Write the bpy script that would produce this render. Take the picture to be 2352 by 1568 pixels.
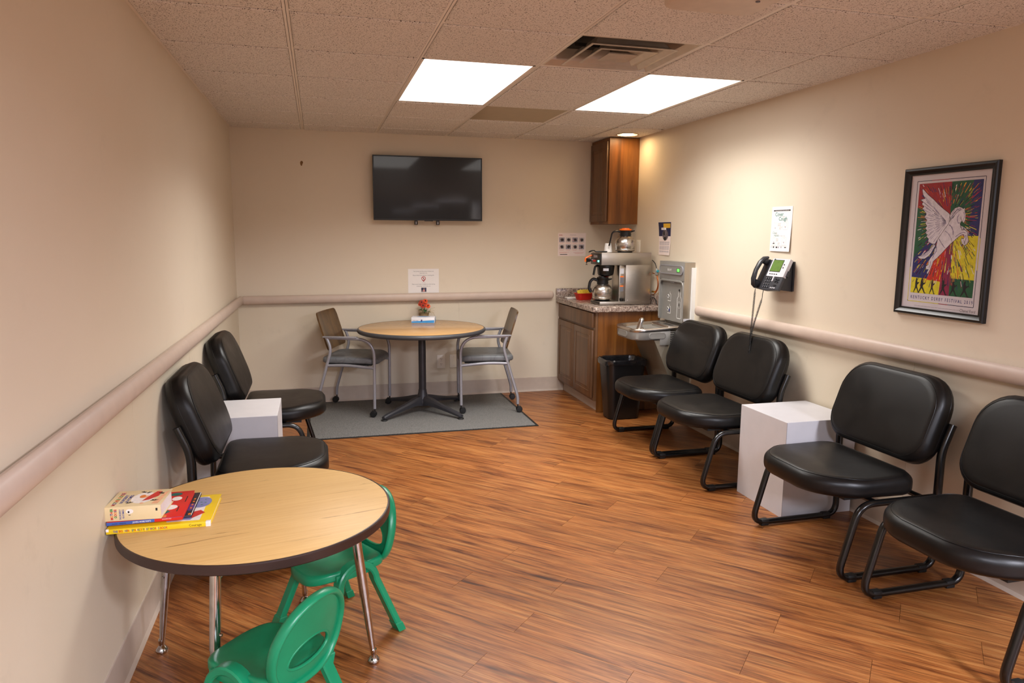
import bpy, bmesh, math, random
from mathutils import Matrix, Vector, Euler
R = math.radians
PI = math.pi
for o in list(bpy.data.objects):
    bpy.data.objects.remove(o)
S = bpy.context.scene
COL = S.collection
random.seed(7)

# ------------------------------------------------------------------ camera
W, H = 3.471, 2.351            # room width (x 0..W), ceiling height; back wall y = 0, left wall x = 0
cam = bpy.data.cameras.new('camera')
cam.sensor_width = 36.0
cam.lens = 36.0 * 1649.45 / 2352.0
cam.clip_start = 0.02
camo = bpy.data.objects.new('camera', cam)
COL.objects.link(camo)
_f = Vector((0.2577515, 0.95486468, -0.1476401))
_r0 = _f.cross(Vector((0, 0, 1))).normalized()
_u0 = _r0.cross(_f)
_ro = 0.0067
_r = _r0 * math.cos(_ro) + _u0 * math.sin(_ro)
_u = -_r0 * math.sin(_ro) + _u0 * math.cos(_ro)
camo.matrix_world = Matrix(((_r.x, _u.x, -_f.x, 0.67048), (_r.y, _u.y, -_f.y, -6.48393), (_r.z, _u.z, -_f.z, 1.49086), (0, 0, 0, 1)))
S.camera = camo

# ------------------------------------------------------------------ world, exposure
w = bpy.data.worlds.new('world')
S.world = w
w.use_nodes = True
w.node_tree.nodes['Background'].inputs[0].default_value = (0.02, 0.02, 0.022, 1)
w.node_tree.nodes['Background'].inputs[1].default_value = 0.2
S.view_settings.view_transform = 'Standard'
S.view_settings.look = 'None'
S.view_settings.gamma = 1.0
S.view_settings.use_curve_mapping = False
S.view_settings.exposure = 0.58
PANEL_WATTS = 22.0             # tubes behind each of the two ceiling panels in the room
HALL_WATTS = 135.0             # tubes behind the panels in the hall behind the camera
PANEL_LIGHT = 2.6              # radiance of the lit plastic diffusers themselves
HALL_LIGHT = 2.6
SPOT_LIGHT = 34.0              # radiance of the recessed lamp


# ------------------------------------------------------------------ materials
def lin(c):
    if isinstance(c, str):
        c = c.lstrip('#')
        c = [int(c[i:i + 2], 16) / 255 for i in (0, 2, 4)]
    return tuple(x / 12.92 if x <= 0.04045 else ((x + 0.055) / 1.055) ** 2.4 for x in c) + (1.0,)


MATS = {}


class NT:
    def __init__(s, name):
        s.m = bpy.data.materials.new(name)
        s.m.use_nodes = True
        s.t = s.m.node_tree
        s.b = s.t.nodes['Principled BSDF']
        MATS[name] = s.m

    def n(s, typ, **kw):
        x = s.t.nodes.new(typ)
        for k, v in kw.items():
            if k in x.inputs:
                x.inputs[k].default_value = v
            else:
                setattr(x, k, v)
        return x

    def l(s, a, b):
        s.t.links.new(a, b)

    def ramp(s, fac, stops):
        r = s.n('ShaderNodeValToRGB')
        el = r.color_ramp.elements
        while len(el) < len(stops):
            el.new(0.5)
        for e, (p, c) in zip(el, stops):
            e.position = p
            e.color = lin(c) if isinstance(c, str) else (c, c, c, 1)
        s.l(fac, r.inputs[0])
        return r.outputs[0]

    def coord(s, scale=(1, 1, 1), rot=(0, 0, 0), rnd=0.0):
        tc = s.n('ShaderNodeTexCoord')
        m0 = s.n('ShaderNodeMapping')
        m0.inputs['Rotation'].default_value = rot
        s.l(tc.outputs['Object'], m0.inputs['Vector'])
        mp = s.n('ShaderNodeMapping')
        mp.inputs['Scale'].default_value = scale
        s.l(m0.outputs[0], mp.inputs['Vector'])
        if rnd:
            oi = s.n('ShaderNodeObjectInfo')
            mu = s.n('ShaderNodeMath', operation='MULTIPLY')
            mu.inputs[1].default_value = rnd
            s.l(oi.outputs['Random'], mu.inputs[0])
            ad = s.n('ShaderNodeVectorMath', operation='ADD')
            s.l(mp.outputs[0], ad.inputs[0])
            s.l(mu.outputs[0], ad.inputs[1])
            return ad.outputs[0]
        return mp.outputs[0]

    def noise(s, vec, scale, detail=3.0, rough=0.5, dist=0.0):
        x = s.n('ShaderNodeTexNoise')
        x.inputs['Scale'].default_value = scale
        x.inputs['Detail'].default_value = detail
        x.inputs['Roughness'].default_value = rough
        x.inputs['Distortion'].default_value = dist
        s.l(vec, x.inputs['Vector'])
        return x.outputs['Fac']

    def bump(s, h, strength, dist=0.002):
        x = s.n('ShaderNodeBump')
        x.inputs['Strength'].default_value = strength
        x.inputs['Distance'].default_value = dist
        s.l(h, x.inputs['Height'])
        s.l(x.outputs[0], s.b.inputs['Normal'])

    def mix(s, a, b, fac, mode='MIX'):
        x = s.n('ShaderNodeMix', data_type='RGBA', blend_type=mode)
        for src, i in ((fac, 0), (a, 6), (b, 7)):
            if hasattr(src, 'is_output'):
                s.l(src, x.inputs[i])
            elif i == 0:
                x.inputs[0].default_value = src
            else:
                x.inputs[i].default_value = lin(src)
        return x.outputs[2]


def mat(name, col, rough=0.5, metal=0.0, var=0.06, vscale=14.0, bump=0.0, bscale=220.0, spec=0.5, coat=0.0):
    """plain procedural material: a colour that wanders a little, optional fine relief"""
    t = NT(name)
    v = t.coord()
    c = lin(col)
    lo = tuple(max(0, x * (1 - var)) for x in c[:3]) + (1,)
    hi = tuple(min(1, x * (1 + var)) for x in c[:3]) + (1,)
    r = t.n('ShaderNodeValToRGB')
    r.color_ramp.elements[0].position = 0.3
    r.color_ramp.elements[1].position = 0.7
    r.color_ramp.elements[0].color = lo
    r.color_ramp.elements[1].color = hi
    t.l(t.noise(v, vscale), r.inputs[0])
    t.l(r.outputs[0], t.b.inputs['Base Color'])
    t.b.inputs['Roughness'].default_value = rough
    t.b.inputs['Metallic'].default_value = metal
    t.b.inputs['Specular IOR Level'].default_value = spec
    t.b.inputs['Coat Weight'].default_value = coat
    if bump:
        t.bump(t.noise(v, bscale, 2.0), bump, 0.001)
    return t.m


def emit(name, col, strength, base='#ffffff'):
    t = NT(name)
    v = t.coord()
    c = t.ramp(t.noise(v, 3.0), [(0.2, base), (0.8, base)])
    t.l(c, t.b.inputs['Base Color'])
    t.b.inputs['Emission Color'].default_value = lin(col)
    t.b.inputs['Emission Strength'].default_value = strength
    t.b.inputs['Roughness'].default_value = 0.5
    return t.m


def wood(name, light, mid, dark, scale=1.0, axis=0, rough=0.4, rnd=0.0, rot=0.0, fig=9.0, stretch=14.0):
    """grain runs along the given local axis"""
    t = NT(name)
    sc = [stretch * 0.55 * scale] * 3
    sc[axis] = 0.55 * scale
    v = t.coord(tuple(sc), (0, 0, rot), rnd)
    n1 = t.noise(v, 1.6, 5.0, 0.55, 0.6)
    n2 = t.noise(v, fig, 4.0, 0.6, 0.2)
    c1 = t.ramp(n1, [(0.30, dark), (0.48, mid), (0.68, light)])
    c2 = t.ramp(n2, [(0.35, 0.62), (0.6, 1.0)])
    t.l(t.mix(c1, c2, 0.55, 'MULTIPLY'), t.b.inputs['Base Color'])
    t.b.inputs['Roughness'].default_value = rough
    t.bump(n2, 0.08, 0.001)
    return t.m


def laminate(name, light, mid, streak, axis=0, rough=0.3, amount=0.62):
    """printed wood laminate: even tone, fine grain, a few short dark streaks"""
    t = NT(name)
    sc = [26.0] * 3
    sc[axis] = 1.3
    v = t.coord(tuple(sc))
    n1 = t.noise(v, 4.0, 4.0, 0.6, 0.1)
    n2 = t.noise(t.coord((1.0, 3.0, 1.0)), 2.0, 3.0)
    c = t.ramp(n1, [(0.25, mid), (0.7, light)])
    sc2 = [24.0] * 3
    sc2[axis] = 1.6
    n3 = t.noise(t.coord(tuple(sc2)), 2.3, 5.0, 0.6, 0.8)
    k = t.ramp(n3, [(amount, 0.0), (amount + 0.07, 0.75)])
    c = t.mix(c, streak, k)
    c = t.mix(c, t.ramp(n2, [(0.3, 0.93), (0.7, 1.0)]), 1.0, 'MULTIPLY')
    t.l(c, t.b.inputs['Base Color'])
    t.b.inputs['Roughness'].default_value = rough
    return t.m


def build_materials():
    # wall paint: warm beige, orange peel, a few faint scuffs
    t = NT('wall_paint')
    v = t.coord()
    a = t.ramp(t.noise(v, 0.9, 4.0), [(0.3, '#dccfba'), (0.7, '#e2d6c3')])
    sc = t.ramp(t.noise(v, 3.3, 6.0, 0.7), [(0.60, 1.0), (0.78, 0.93)])
    t.l(t.mix(a, sc, 1.0, 'MULTIPLY'), t.b.inputs['Base Color'])
    t.b.inputs['Roughness'].default_value = 0.55
    t.bump(t.noise(v, 260.0, 2.0), 0.12, 0.0008)
    t = NT('wainscot_sheet')
    v = t.coord()
    a = t.ramp(t.noise(v, 1.1, 4.0), [(0.3, '#d3c6af'), (0.7, '#daceb9')])
    sc = t.ramp(t.noise(v, 4.0, 6.0, 0.7), [(0.58, 1.0), (0.76, 0.9)])
    t.l(t.mix(a, sc, 1.0, 'MULTIPLY'), t.b.inputs['Base Color'])
    t.b.inputs['Roughness'].default_value = 0.5
    t.bump(t.noise(v, 300.0, 2.0), 0.15, 0.0006)
    mat('vinyl_base', '#b9a99a', 0.5, var=0.05)
    mat('rail_vinyl', '#c6b3a5', 0.42, var=0.04, bump=0.05, bscale=500)
    # floor planks: long streaky walnut look, each plank shifted
    t = NT('plank_floor')
    v = t.coord((1.2, 21.0, 21.0), (0, 0, R(45)), 60.0)
    v2 = t.coord((0.9, 5.0, 5.0), (0, 0, R(45)), 60.0)
    n1 = t.noise(v2, 1.7, 6.0, 0.62, 1.4)
    n2 = t.noise(v, 2.2, 6.0, 0.65, 0.5)
    n3 = t.noise(t.coord((0.4, 20.0, 20.0), (0, 0, R(45)), 60.0), 11.0, 3.0, 0.6, 0.15)
    c = t.ramp(n2, [(0.33, '#451f0e'), (0.42, '#884b22'), (0.52, '#b06a34'), (0.66, '#cb8e50')])
    k = t.ramp(n1, [(0.36, '#331607'), (0.43, '#8c5024'), (0.54, '#ba7a40')])
    c = t.mix(c, k, 0.36)
    f = t.ramp(n3, [(0.36, 0.42), (0.56, 1.0)])
    c = t.mix(c, f, 0.7, 'MULTIPLY')
    oi = t.n('ShaderNodeObjectInfo')
    c = t.mix(c, t.ramp(oi.outputs['Random'], [(0.0, 0.72), (1.0, 0.86)]), 1.0, 'MULTIPLY')
    t.l(c, t.b.inputs['Base Color'])
    t.l(t.ramp(n3, [(0.3, 0.42), (0.7, 0.33)]), t.b.inputs['Roughness'])
    t.bump(n3, 0.12, 0.0008)
    mat('subfloor', '#3a2414', 0.8)
    # ceiling tile: pitted and fissured mineral fibre
    t = NT('ceiling_tile')
    v = t.coord((1, 1, 1), (0, 0, 0.4), 40.0)
    pits = t.n('ShaderNodeTexVoronoi', feature='F1')
    pits.inputs['Scale'].default_value = 135.0
    vv = t.coord((0.75, 1.15, 1), (0, 0, 0.9), 40.0)
    wob = t.n('ShaderNodeTexNoise')
    wob.inputs['Scale'].default_value = 40.0
    t.l(vv, wob.inputs['Vector'])
    ad = t.n('ShaderNodeVectorMath', operation='MULTIPLY_ADD')
    ad.inputs[1].default_value = (0.02, 0.02, 0.02)
    t.l(wob.outputs['Color'], ad.inputs[0])
    t.l(vv, ad.inputs[2])
    t.l(ad.outputs[0], pits.inputs['Vector'])
    keep = t.ramp(t.noise(v, 60.0, 2.0), [(0.36, 0.0), (0.46, 1.0)])
    dots = t.ramp(pits.outputs['Distance'], [(0.18, 1.0), (0.34, 0.0)])
    pit = t.mix(dots, keep, 1.0, 'MULTIPLY')
    fine = t.noise(v, 190.0, 3.0, 0.7)
    basec = t.ramp(fine, [(0.32, '#b9b1a8'), (0.46, '#e6e1db'), (0.7, '#eeeae5')])
    t.l(t.mix(basec, '#463a31', pit), t.b.inputs['Base Color'])
    t.b.inputs['Roughness'].default_value = 0.95
    t.b.inputs['Specular IOR Level'].default_value = 0.1
    hh = t.mix(t.ramp(fine, [(0.3, 0.3), (0.6, 1.0)]), '#000000', pit)
    t.bump(hh, 0.5, 0.003)
    mat('grid_metal', '#ebe4da', 0.4, var=0.03)
    mat('plenum', '#2a2622', 0.9)
    mat('access_panel', '#a39274', 0.35, var=0.05)
    mat('diffuser_metal', '#c9bfb2', 0.28, metal=0.35, var=0.08)
    mat('hall_paint', '#b8aea2', 0.6)
    emit('panel_glow', '#fffcf8', PANEL_LIGHT)
    emit('hall_glow', '#f6f2ff', HALL_LIGHT)
    emit('lamp_glow', '#ffd9a0', SPOT_LIGHT)
    # upholstery: black vinyl with fine leather grain, worn a little browner
    t = NT('black_vinyl')
    v = t.coord((1, 1, 1), (0, 0, 0), 9.0)
    wear = t.noise(v, 5.0, 5.0, 0.6)
    t.l(t.ramp(wear, [(0.35, '#0a0a0b'), (0.75, '#14110f')]), t.b.inputs['Base Color'])
    t.l(t.ramp(wear, [(0.3, 0.34), (0.7, 0.44)]), t.b.inputs['Roughness'])
    t.b.inputs['Specular IOR Level'].default_value = 0.32
    vo = t.n('ShaderNodeTexVoronoi', feature='F1')
    vo.inputs['Scale'].default_value = 420.0
    t.l(v, vo.inputs['Vector'])
    t.bump(vo.outputs['Distance'], 0.12, 0.0006)
    mat('black_steel', '#070708', 0.28, var=0.1, spec=0.6)
    mat('black_rubber', '#121212', 0.6)
    mat('white_laminate', '#cfcdd0', 0.38, var=0.02)
    mat('laminate_edge', '#8d8a8c', 0.5)
    laminate('table_maple', '#e3bd7c', '#d8ad6c', '#9c713c', 0, 0.5, 0.63)
    laminate('table_oak', '#cfa56d', '#bd9058', '#a27743', 0, 0.22, 0.56)
    mat('brown_edge', '#33201b', 0.4, var=0.08)
    mat('grey_edge', '#3f4044', 0.4, var=0.08)
    t = NT('chrome')
    v = t.coord()
    t.l(t.ramp(t.noise(v, 30.0), [(0.3, '#b8b4b2'), (0.7, '#cfcbc9')]), t.b.inputs['Base Color'])
    t.b.inputs['Metallic'].default_value = 1.0
    t.b.inputs['Roughness'].default_value = 0.12
    mat('green_plastic', '#0b8057', 0.33, var=0.06, bump=0.04, bscale=700)
    mat('charcoal_metal', '#35353a', 0.42, metal=0.2, var=0.08, bump=0.05, bscale=600)
    mat('silver_paint', '#9b9ba2', 0.35, metal=0.35, var=0.05)
    mat('caster_black', '#131314', 0.4)
    t = NT('seat_fabric')
    v = t.coord()
    ci = t.n('ShaderNodeTexVoronoi', feature='DISTANCE_TO_EDGE')
    ci.inputs['Scale'].default_value = 11.0
    t.l(v, ci.inputs['Vector'])
    sw = t.ramp(ci.outputs['Distance'], [(0.02, 0.74), (0.05, 1.0)])
    bs = t.ramp(t.noise(v, 9.0, 4.0), [(0.3, '#5a5d60'), (0.7, '#6d7073')])
    t.l(t.mix(bs, sw, 0.7, 'MULTIPLY'), t.b.inputs['Base Color'])
    t.b.inputs['Roughness'].default_value = 0.45
    wood('ply_back', '#6b4d29', '#5a3f1f', '#402a12', 1.0, 2, 0.3, fig=10.0, stretch=16.0)
    t = NT('mat_carpet')
    v = t.coord()
    t.l(t.ramp(t.noise(v, 300.0, 3.0, 0.8), [(0.36, '#2e2e2e'), (0.5, '#646361'), (0.64, '#a09e99')]), t.b.inputs['Base Color'])
    t.b.inputs['Roughness'].default_value = 0.95
    t.bump(t.noise(v, 500.0, 3.0, 0.8), 0.6, 0.003)
    wood('cabinet_oak', '#895723', '#744519', '#55300e', 1.0, 2, 0.38, fig=8.0, stretch=12.0)
    wood('cabinet_front', '#785537', '#6d4c31', '#583c25', 1.0, 2, 0.42, fig=8.0, stretch=12.0)
    # laminate worktop with granite print
    t = NT('granite_laminate')
    v = t.coord()
    n1 = t.noise(v, 30.0, 6.0, 0.7, 0.5)
    n2 = t.noise(v, 75.0, 4.0, 0.7)
    a = t.ramp(n1, [(0.38, '#1d1514'), (0.45, '#5f463d'), (0.51, '#a78f80'), (0.56, '#6d564b'), (0.63, '#ddd0c2')])
    b = t.ramp(n2, [(0.40, '#2a2226'), (0.5, '#a08d80'), (0.60, '#ddd0c2')])
    t.l(t.mix(a, b, 0.4), t.b.inputs['Base Color'])
    t.b.inputs['Roughness'].default_value = 0.22
    t = NT('brushed_steel')
    v = t.coord((1.5, 1.5, 90.0))
    n = t.noise(v, 6.0, 3.0)
    t.l(t.ramp(n, [(0.3, '#ada59a'), (0.7, '#b5ada2')]), t.b.inputs['Base Color'])
    t.b.inputs['Metallic'].default_value = 0.95
    t.l(t.ramp(n, [(0.3, 0.31), (0.7, 0.35)]), t.b.inputs['Roughness'])
    t = NT('turned_steel')
    v = t.coord((1.5, 1.5, 160.0))
    n = t.noise(v, 6.0, 3.0)
    t.l(t.ramp(n, [(0.3, '#c2bdb5'), (0.7, '#cac5be')]), t.b.inputs['Base Color'])
    t.b.inputs['Metallic'].default_value = 1.0
    t.l(t.ramp(n, [(0.3, 0.25), (0.7, 0.28)]), t.b.inputs['Roughness'])
    mat('fountain_grey', '#8b8984', 0.38, metal=0.15, var=0.04)
    mat('fountain_bar', '#8b8984', 0.38, metal=0.15, var=0.03)
    mat('fountain_skirt', '#8a8171', 0.4, metal=0.2, var=0.05)
    mat('print_white', '#e8e8e6', 0.5, var=0.02)
    mat('black_plastic', '#0b0b0c', 0.32, var=0.1)
    mat('black_matte', '#0d0d0d', 0.6, var=0.1)
    mat('dark_slot', '#050505', 0.8)
    mat('orange_plastic', '#f0701c', 0.35)
    mat('red_plastic', '#c22418', 0.35)
    mat('white_foam', '#e9e6e2', 0.6)
    mat('copper', '#d07a48', 0.25, metal=0.9)
    mat('brass', '#c9a14c', 0.3, metal=0.9)
    mat('teal_plastic', '#2a8fa0', 0.4)
    mat('wire_black', '#111113', 0.45)
    mat('bag_film', '#151517', 0.16, var=0.3, vscale=40.0, bump=0.9, bscale=45.0, spec=0.8)
    mat('paper', '#ece8e6', 0.7, var=0.015)
    mat('paper_warm', '#efe0da', 0.7, var=0.015)
    mat('paper_side', '#cfc6c2', 0.8, var=0.1, vscale=300.0)
    mat('ink_black', '#1b1a1c', 0.6)
    mat('ink_grey', '#6b6a70', 0.7)
    mat('ink_light', '#a29ca6', 0.7)
    mat('ink_teal', '#3f837d', 0.7)
    mat('ink_red', '#b22226', 0.6)
    mat('ink_navy', '#1d2148', 0.6)
    mat('ink_blue', '#23307f', 0.6)
    mat('ink_gold', '#d8a92f', 0.6)
    mat('ink_pink', '#d99a93', 0.7)
    mat('ink_lilac', '#a79bb6', 0.6)
    mat('photo_tone', '#6a5f63', 0.6, var=0.7, vscale=60.0)
    mat('photo_tone_fine', '#7a6e70', 0.6, var=0.75, vscale=110.0)
    mat('tape_clear', '#d9cfc4', 0.2, var=0.02)
    # poster inks
    for n_, c_ in (('art_red', '#a31d22'), ('art_scarlet', '#cf2f1c'), ('art_green', '#1f5d3a'), ('art_blue', '#2a2b6e'), ('art_yellow', '#e3d62b'),
                   ('art_crimson', '#8f1f48'), ('art_orange', '#d88a35'), ('art_white', '#e4dde6'), ('art_shadow', '#8d83a0')):
        mat(n_, c_, 0.55, var=0.12, vscale=60.0)
    mat("picture_mat", "#ddd6dc", 0.6, var=0.02)
    mat('frame_black', '#0f0f10', 0.3, var=0.1)
    t = NT('picture_glass')
    v = t.coord()
    t.l(t.ramp(t.noise(v, 4.0), [(0.2, '#101010'), (0.8, '#141414')]), t.b.inputs['Base Color'])
    t.b.inputs['Roughness'].default_value = 0.03
    t.b.inputs['Alpha'].default_value = 0.05
    t = NT('satin_steel')
    v = t.coord()
    n = t.noise(v, 40.0, 3.0)
    t.l(t.ramp(n, [(0.3, '#cac4bc'), (0.7, '#cec8c0')]), t.b.inputs['Base Color'])
    t.b.inputs['Metallic'].default_value = 1.0
    t.l(t.ramp(n, [(0.3, 0.25), (0.7, 0.27)]), t.b.inputs['Roughness'])
    t = NT('tv_screen')
    v = t.coord()
    t.l(t.ramp(t.noise(v, 4.0), [(0.2, '#08080a'), (0.8, '#0b0b0d')]), t.b.inputs['Base Color'])
    t.b.inputs['Roughness'].default_value = 0.3
    t.b.inputs['Specular IOR Level'].default_value = 0.35
    t.b.inputs['Coat Weight'].default_value = 0.4
    t.b.inputs['Coat Roughness'].default_value = 0.06
    mat('phone_body', '#34353a', 0.4, var=0.06)
    mat('phone_dark', '#232429', 0.35, var=0.08)
    mat('phone_bezel', '#c9c8cd', 0.35, var=0.03)
    mat('phone_key', '#1c1d22', 0.35)
    mat('lcd_green', '#5d7a3a', 0.25, var=0.1, vscale=40.0)
    emit('led_green', '#58ff4a', 2.0, '#1f5a1a')
    emit('led_teal', '#6affd8', 3.0, '#1c6a58')
    mat('book_cream', '#e2cda0', 0.4, var=0.03)
    mat('book_red', '#d4261f', 0.35, var=0.06)
    mat('book_blue', '#3f5fae', 0.35, var=0.1)
    mat('book_dark', '#2c2430', 0.35, var=0.2, vscale=60.0)
    mat('book_yellow', '#ecc81c', 0.35, var=0.05)
    mat('book_page', '#ded8d6', 0.8, var=0.08, vscale=400.0)
    for n_, c_ in (('c_red', '#cc2a22'), ('c_blue', '#2b3f96'), ('c_green', '#2f8a3f'), ('c_purple', '#5b2f7a'), ('c_orange', '#e07b22'), ('c_skin', '#efb48a'),
                   ('c_lav', '#8286b8'), ('c_black', '#201c1c'), ('c_white', '#efe8e2'), ('c_teal', '#155f56'), ('c_sky', '#4f9bd6'), ('c_pale', '#f2e08a')):
        mat(n_, c_, 0.45, var=0.08, vscale=80.0)
    mat('tissue_white', '#e9eaf0', 0.45, var=0.02)
    mat('tissue_blue', '#3f9be0', 0.4, var=0.08)
    mat('petal', '#e2521a', 0.5, var=0.25, vscale=60.0)
    mat('petal_dark', '#b5331a', 0.5, var=0.2, vscale=60.0)
    mat('leaf', '#28532b', 0.5, var=0.3, vscale=50.0)
    mat('burlap', '#8a7350', 0.9, var=0.3, vscale=120.0, bump=0.6, bscale=300.0)
    mat('raffia', '#b79a68', 0.8, var=0.2)
    mat('seed_brown', '#2c1a12', 0.7)
    mat('outlet_ivory', '#efe7d8', 0.35, var=0.02)
    mat('patch_brown', '#7d5a30', 0.7, var=0.2)
    mat('ap_plastic', '#c9b9a8', 0.5)
    mat('packet_yellow', '#e8cf4a', 0.5, var=0.15, vscale=80.0)


build_materials()


# ------------------------------------------------------------------ mesh helpers
def rrect(w, h, r, n=6, cx=0.0, cy=0.0):
    """rounded rectangle, counter-clockwise, r = one radius or four (br, tr, tl, bl)"""
    rs = r if isinstance(r, (list, tuple)) else (r,) * 4
    pts = []
    for (sx, sy, a0), rr in zip(((1, -1, -90), (1, 1, 0), (-1, 1, 90), (-1, -1, 180)), rs):
        rr = max(min(rr, w / 2 - 1e-5, h / 2 - 1e-5), 1e-5)
        ox, oy = sx * (w / 2 - rr), sy * (h / 2 - rr)
        for i in range(n + 1):
            a = R(a0 + 90 * i / n)
            pts.append((cx + ox + rr * math.cos(a), cy + oy + rr * math.sin(a)))
    return pts


def ellipse(rx, ry, n=24, cx=0.0, cy=0.0, a0=0.0):
    return [(cx + rx * math.cos(a0 + 2 * PI * i / n), cy + ry * math.sin(a0 + 2 * PI * i / n)) for i in range(n)]


def fillet(pts, r, n=5):
    """round the inner corners of a 3D polyline"""
    pts = [Vector(p) for p in pts]
    out = [pts[0]]
    for i in range(1, len(pts) - 1):
        a, b, c = pts[i - 1], pts[i], pts[i + 1]
        rr = r[i - 1] if isinstance(r, (list, tuple)) else r
        d1, d2 = (a - b), (c - b)
        k = min(rr, d1.length * 0.49, d2.length * 0.49)
        p1, p2 = b + d1.normalized() * k, b + d2.normalized() * k
        for j in range(n + 1):
            t = j / n
            out.append(p1 * (1 - t) ** 2 + b * 2 * t * (1 - t) + p2 * t * t)
    out.append(pts[-1])
    return out


class M:
    """collects shapes; obj() links them as ONE mesh object"""

    def __init__(s):
        s.bm = bmesh.new()
        s.mi = 0

    def _f(s, vs):
        try:
            f = s.bm.faces.new(vs)
            f.material_index = s.mi
            return f
        except ValueError:
            return None

    def box(s, x0, x1, y0, y1, z0, z1, bev=0.0, seg=2, mtx=None):
        v = [s.bm.verts.new(p) for p in ((x0, y0, z0), (x1, y0, z0), (x1, y1, z0), (x0, y1, z0), (x0, y0, z1), (x1, y0, z1), (x1, y1, z1), (x0, y1, z1))]
        fs = [s._f([v[i] for i in q]) for q in ((3, 2, 1, 0), (4, 5, 6, 7), (0, 1, 5, 4), (1, 2, 6, 5), (2, 3, 7, 6), (3, 0, 4, 7))]
        if bev > 0:
            es = list({e for f in fs for e in f.edges})
            g = bmesh.ops.bevel(s.bm, geom=es, offset=bev, segments=seg, profile=0.5, affect='EDGES')
            for f in g['faces']:
                f.material_index = s.mi
            v = list({x for f in g['faces'] for x in f.verts} | {x for x in v if x.is_valid})
        if mtx:
            bmesh.ops.transform(s.bm, matrix=mtx, verts=v)
        return s

    def loft(s, rings, cap0=True, cap1=True, closed=True, loop=False):
        vr = [[s.bm.verts.new(p) for p in r] for r in rings]
        n = len(vr[0])
        m = len(vr)
        for i in range(m if loop else m - 1):
            a, b = vr[i], vr[(i + 1) % m]
            for j in range(n if closed else n - 1):
                k = (j + 1) % n
                s._f((a[j], a[k], b[k], b[j]))
        if cap0 and not loop:
            s._f(vr[0][::-1])
        if cap1 and not loop:
            s._f(vr[-1])
        return s

    def prism(s, poly, z0, z1, mtx=None):
        r0 = [Vector((x, y, z0)) for x, y in poly]
        r1 = [Vector((x, y, z1)) for x, y in poly]
        if mtx:
            r0 = [mtx @ p for p in r0]
            r1 = [mtx @ p for p in r1]
        return s.loft([r0, r1])

    def flat(s, poly, z=0.0, mtx=None):
        ps = [Vector((x, y, z)) for x, y in poly]
        if mtx:
            ps = [mtx @ p for p in ps]
        s._f([s.bm.verts.new(p) for p in ps])
        return s

    def tube(s, pts, r, n=10, rx=None, up=(0, 0, 1), scales=None, closed=False, cap=True):
        """sweep an ellipse (r across, rx along 'up') along a path"""
        pts = [Vector(p) for p in pts]
        rx = rx or r
        m = len(pts)
        rings = []
        ref = Vector(up).normalized()
        for i, p in enumerate(pts):
            if closed:
                t = (pts[(i + 1) % m] - pts[i - 1]).normalized()
            else:
                t = (pts[min(i + 1, m - 1)] - pts[max(i - 1, 0)]).normalized()
            side = t.cross(ref)
            if side.length < 1e-4:
                side = t.cross(Vector((1, 0, 0.01)))
            side.normalize()
            up2 = side.cross(t).normalized()
            k = scales[i] if scales else 1.0
            rings.append([p + side * (r * k * math.cos(2 * PI * j / n)) + up2 * (rx * k * math.sin(2 * PI * j / n)) for j in range(n)])
            ref = up2 if up is None else ref
        return s.loft(rings, cap, cap, True, closed)

    def ptube(s, pts, r, n=8, cap=True):
        """round tube with parallel transport (for free curves)"""
        pts = [Vector(p) for p in pts]
        m = len(pts)
        t0 = (pts[1] - pts[0]).normalized()
        nrm = t0.orthogonal().normalized()
        rings = []
        for i, p in enumerate(pts):
            t = (pts[min(i + 1, m - 1)] - pts[max(i - 1, 0)]).normalized()
            nrm = (nrm - t * nrm.dot(t)).normalized()
            b = t.cross(nrm)
            rr = r[i] if isinstance(r, (list, tuple)) else r
            rings.append([p + nrm * (rr * math.cos(2 * PI * j / n)) + b * (rr * math.sin(2 * PI * j / n)) for j in range(n)])
        return s.loft(rings, cap, cap)

    def lathe(s, prof, c=(0, 0, 0), n=32, cap0=True, cap1=True, mtx=None, sx=1.0, sy=1.0):
        rings = []
        for r, z in prof:
            ring = [Vector((c[0] + r * sx * math.cos(2 * PI * j / n), c[1] + r * sy * math.sin(2 * PI * j / n), c[2] + z)) for j in range(n)]
            if mtx:
                ring = [mtx @ p for p in ring]
            rings.append(ring)
        return s.loft(rings, cap0, cap1)

    def cushion(s, outline, t, e, dome=0.0, fn=None, q=4, dn=5, ebot=None):
        """padded slab: outline(inset)->points; thickness t, edge radius e, dome on the top; fn deforms (x,y,z)"""
        eb = e if ebot is None else ebot
        rings = []
        for k in range(1, dn):
            rings.append((outline(eb + (0.5 * (1 - k / dn)) * 0.2), 0.0)) if False else None
        for i in range(q + 1):
            a = PI / 2 * i / q
            rings.append((outline(eb * (1 - math.sin(a))), eb * (1 - math.cos(a))))
        for i in range(q + 1):
            a = PI / 2 * i / q
            rings.append((outline(e * (1 - math.cos(a))), t - e + e * math.sin(a)))
        base = outline(e)
        cx = sum(p[0] for p in base) / len(base)
        cy = sum(p[1] for p in base) / len(base)
        for k in range(1, dn + 1):
            f = 1 - k / (dn + 0.35)
            rings.append(([(cx + (x - cx) * f, cy + (y - cy) * f) for x, y in base], t + dome * (1 - f * f)))
        fn = fn or (lambda x, y, z: (x, y, z))
        return s.loft([[Vector(fn(x, y, z)) for x, y in pts] for pts, z in rings])

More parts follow.
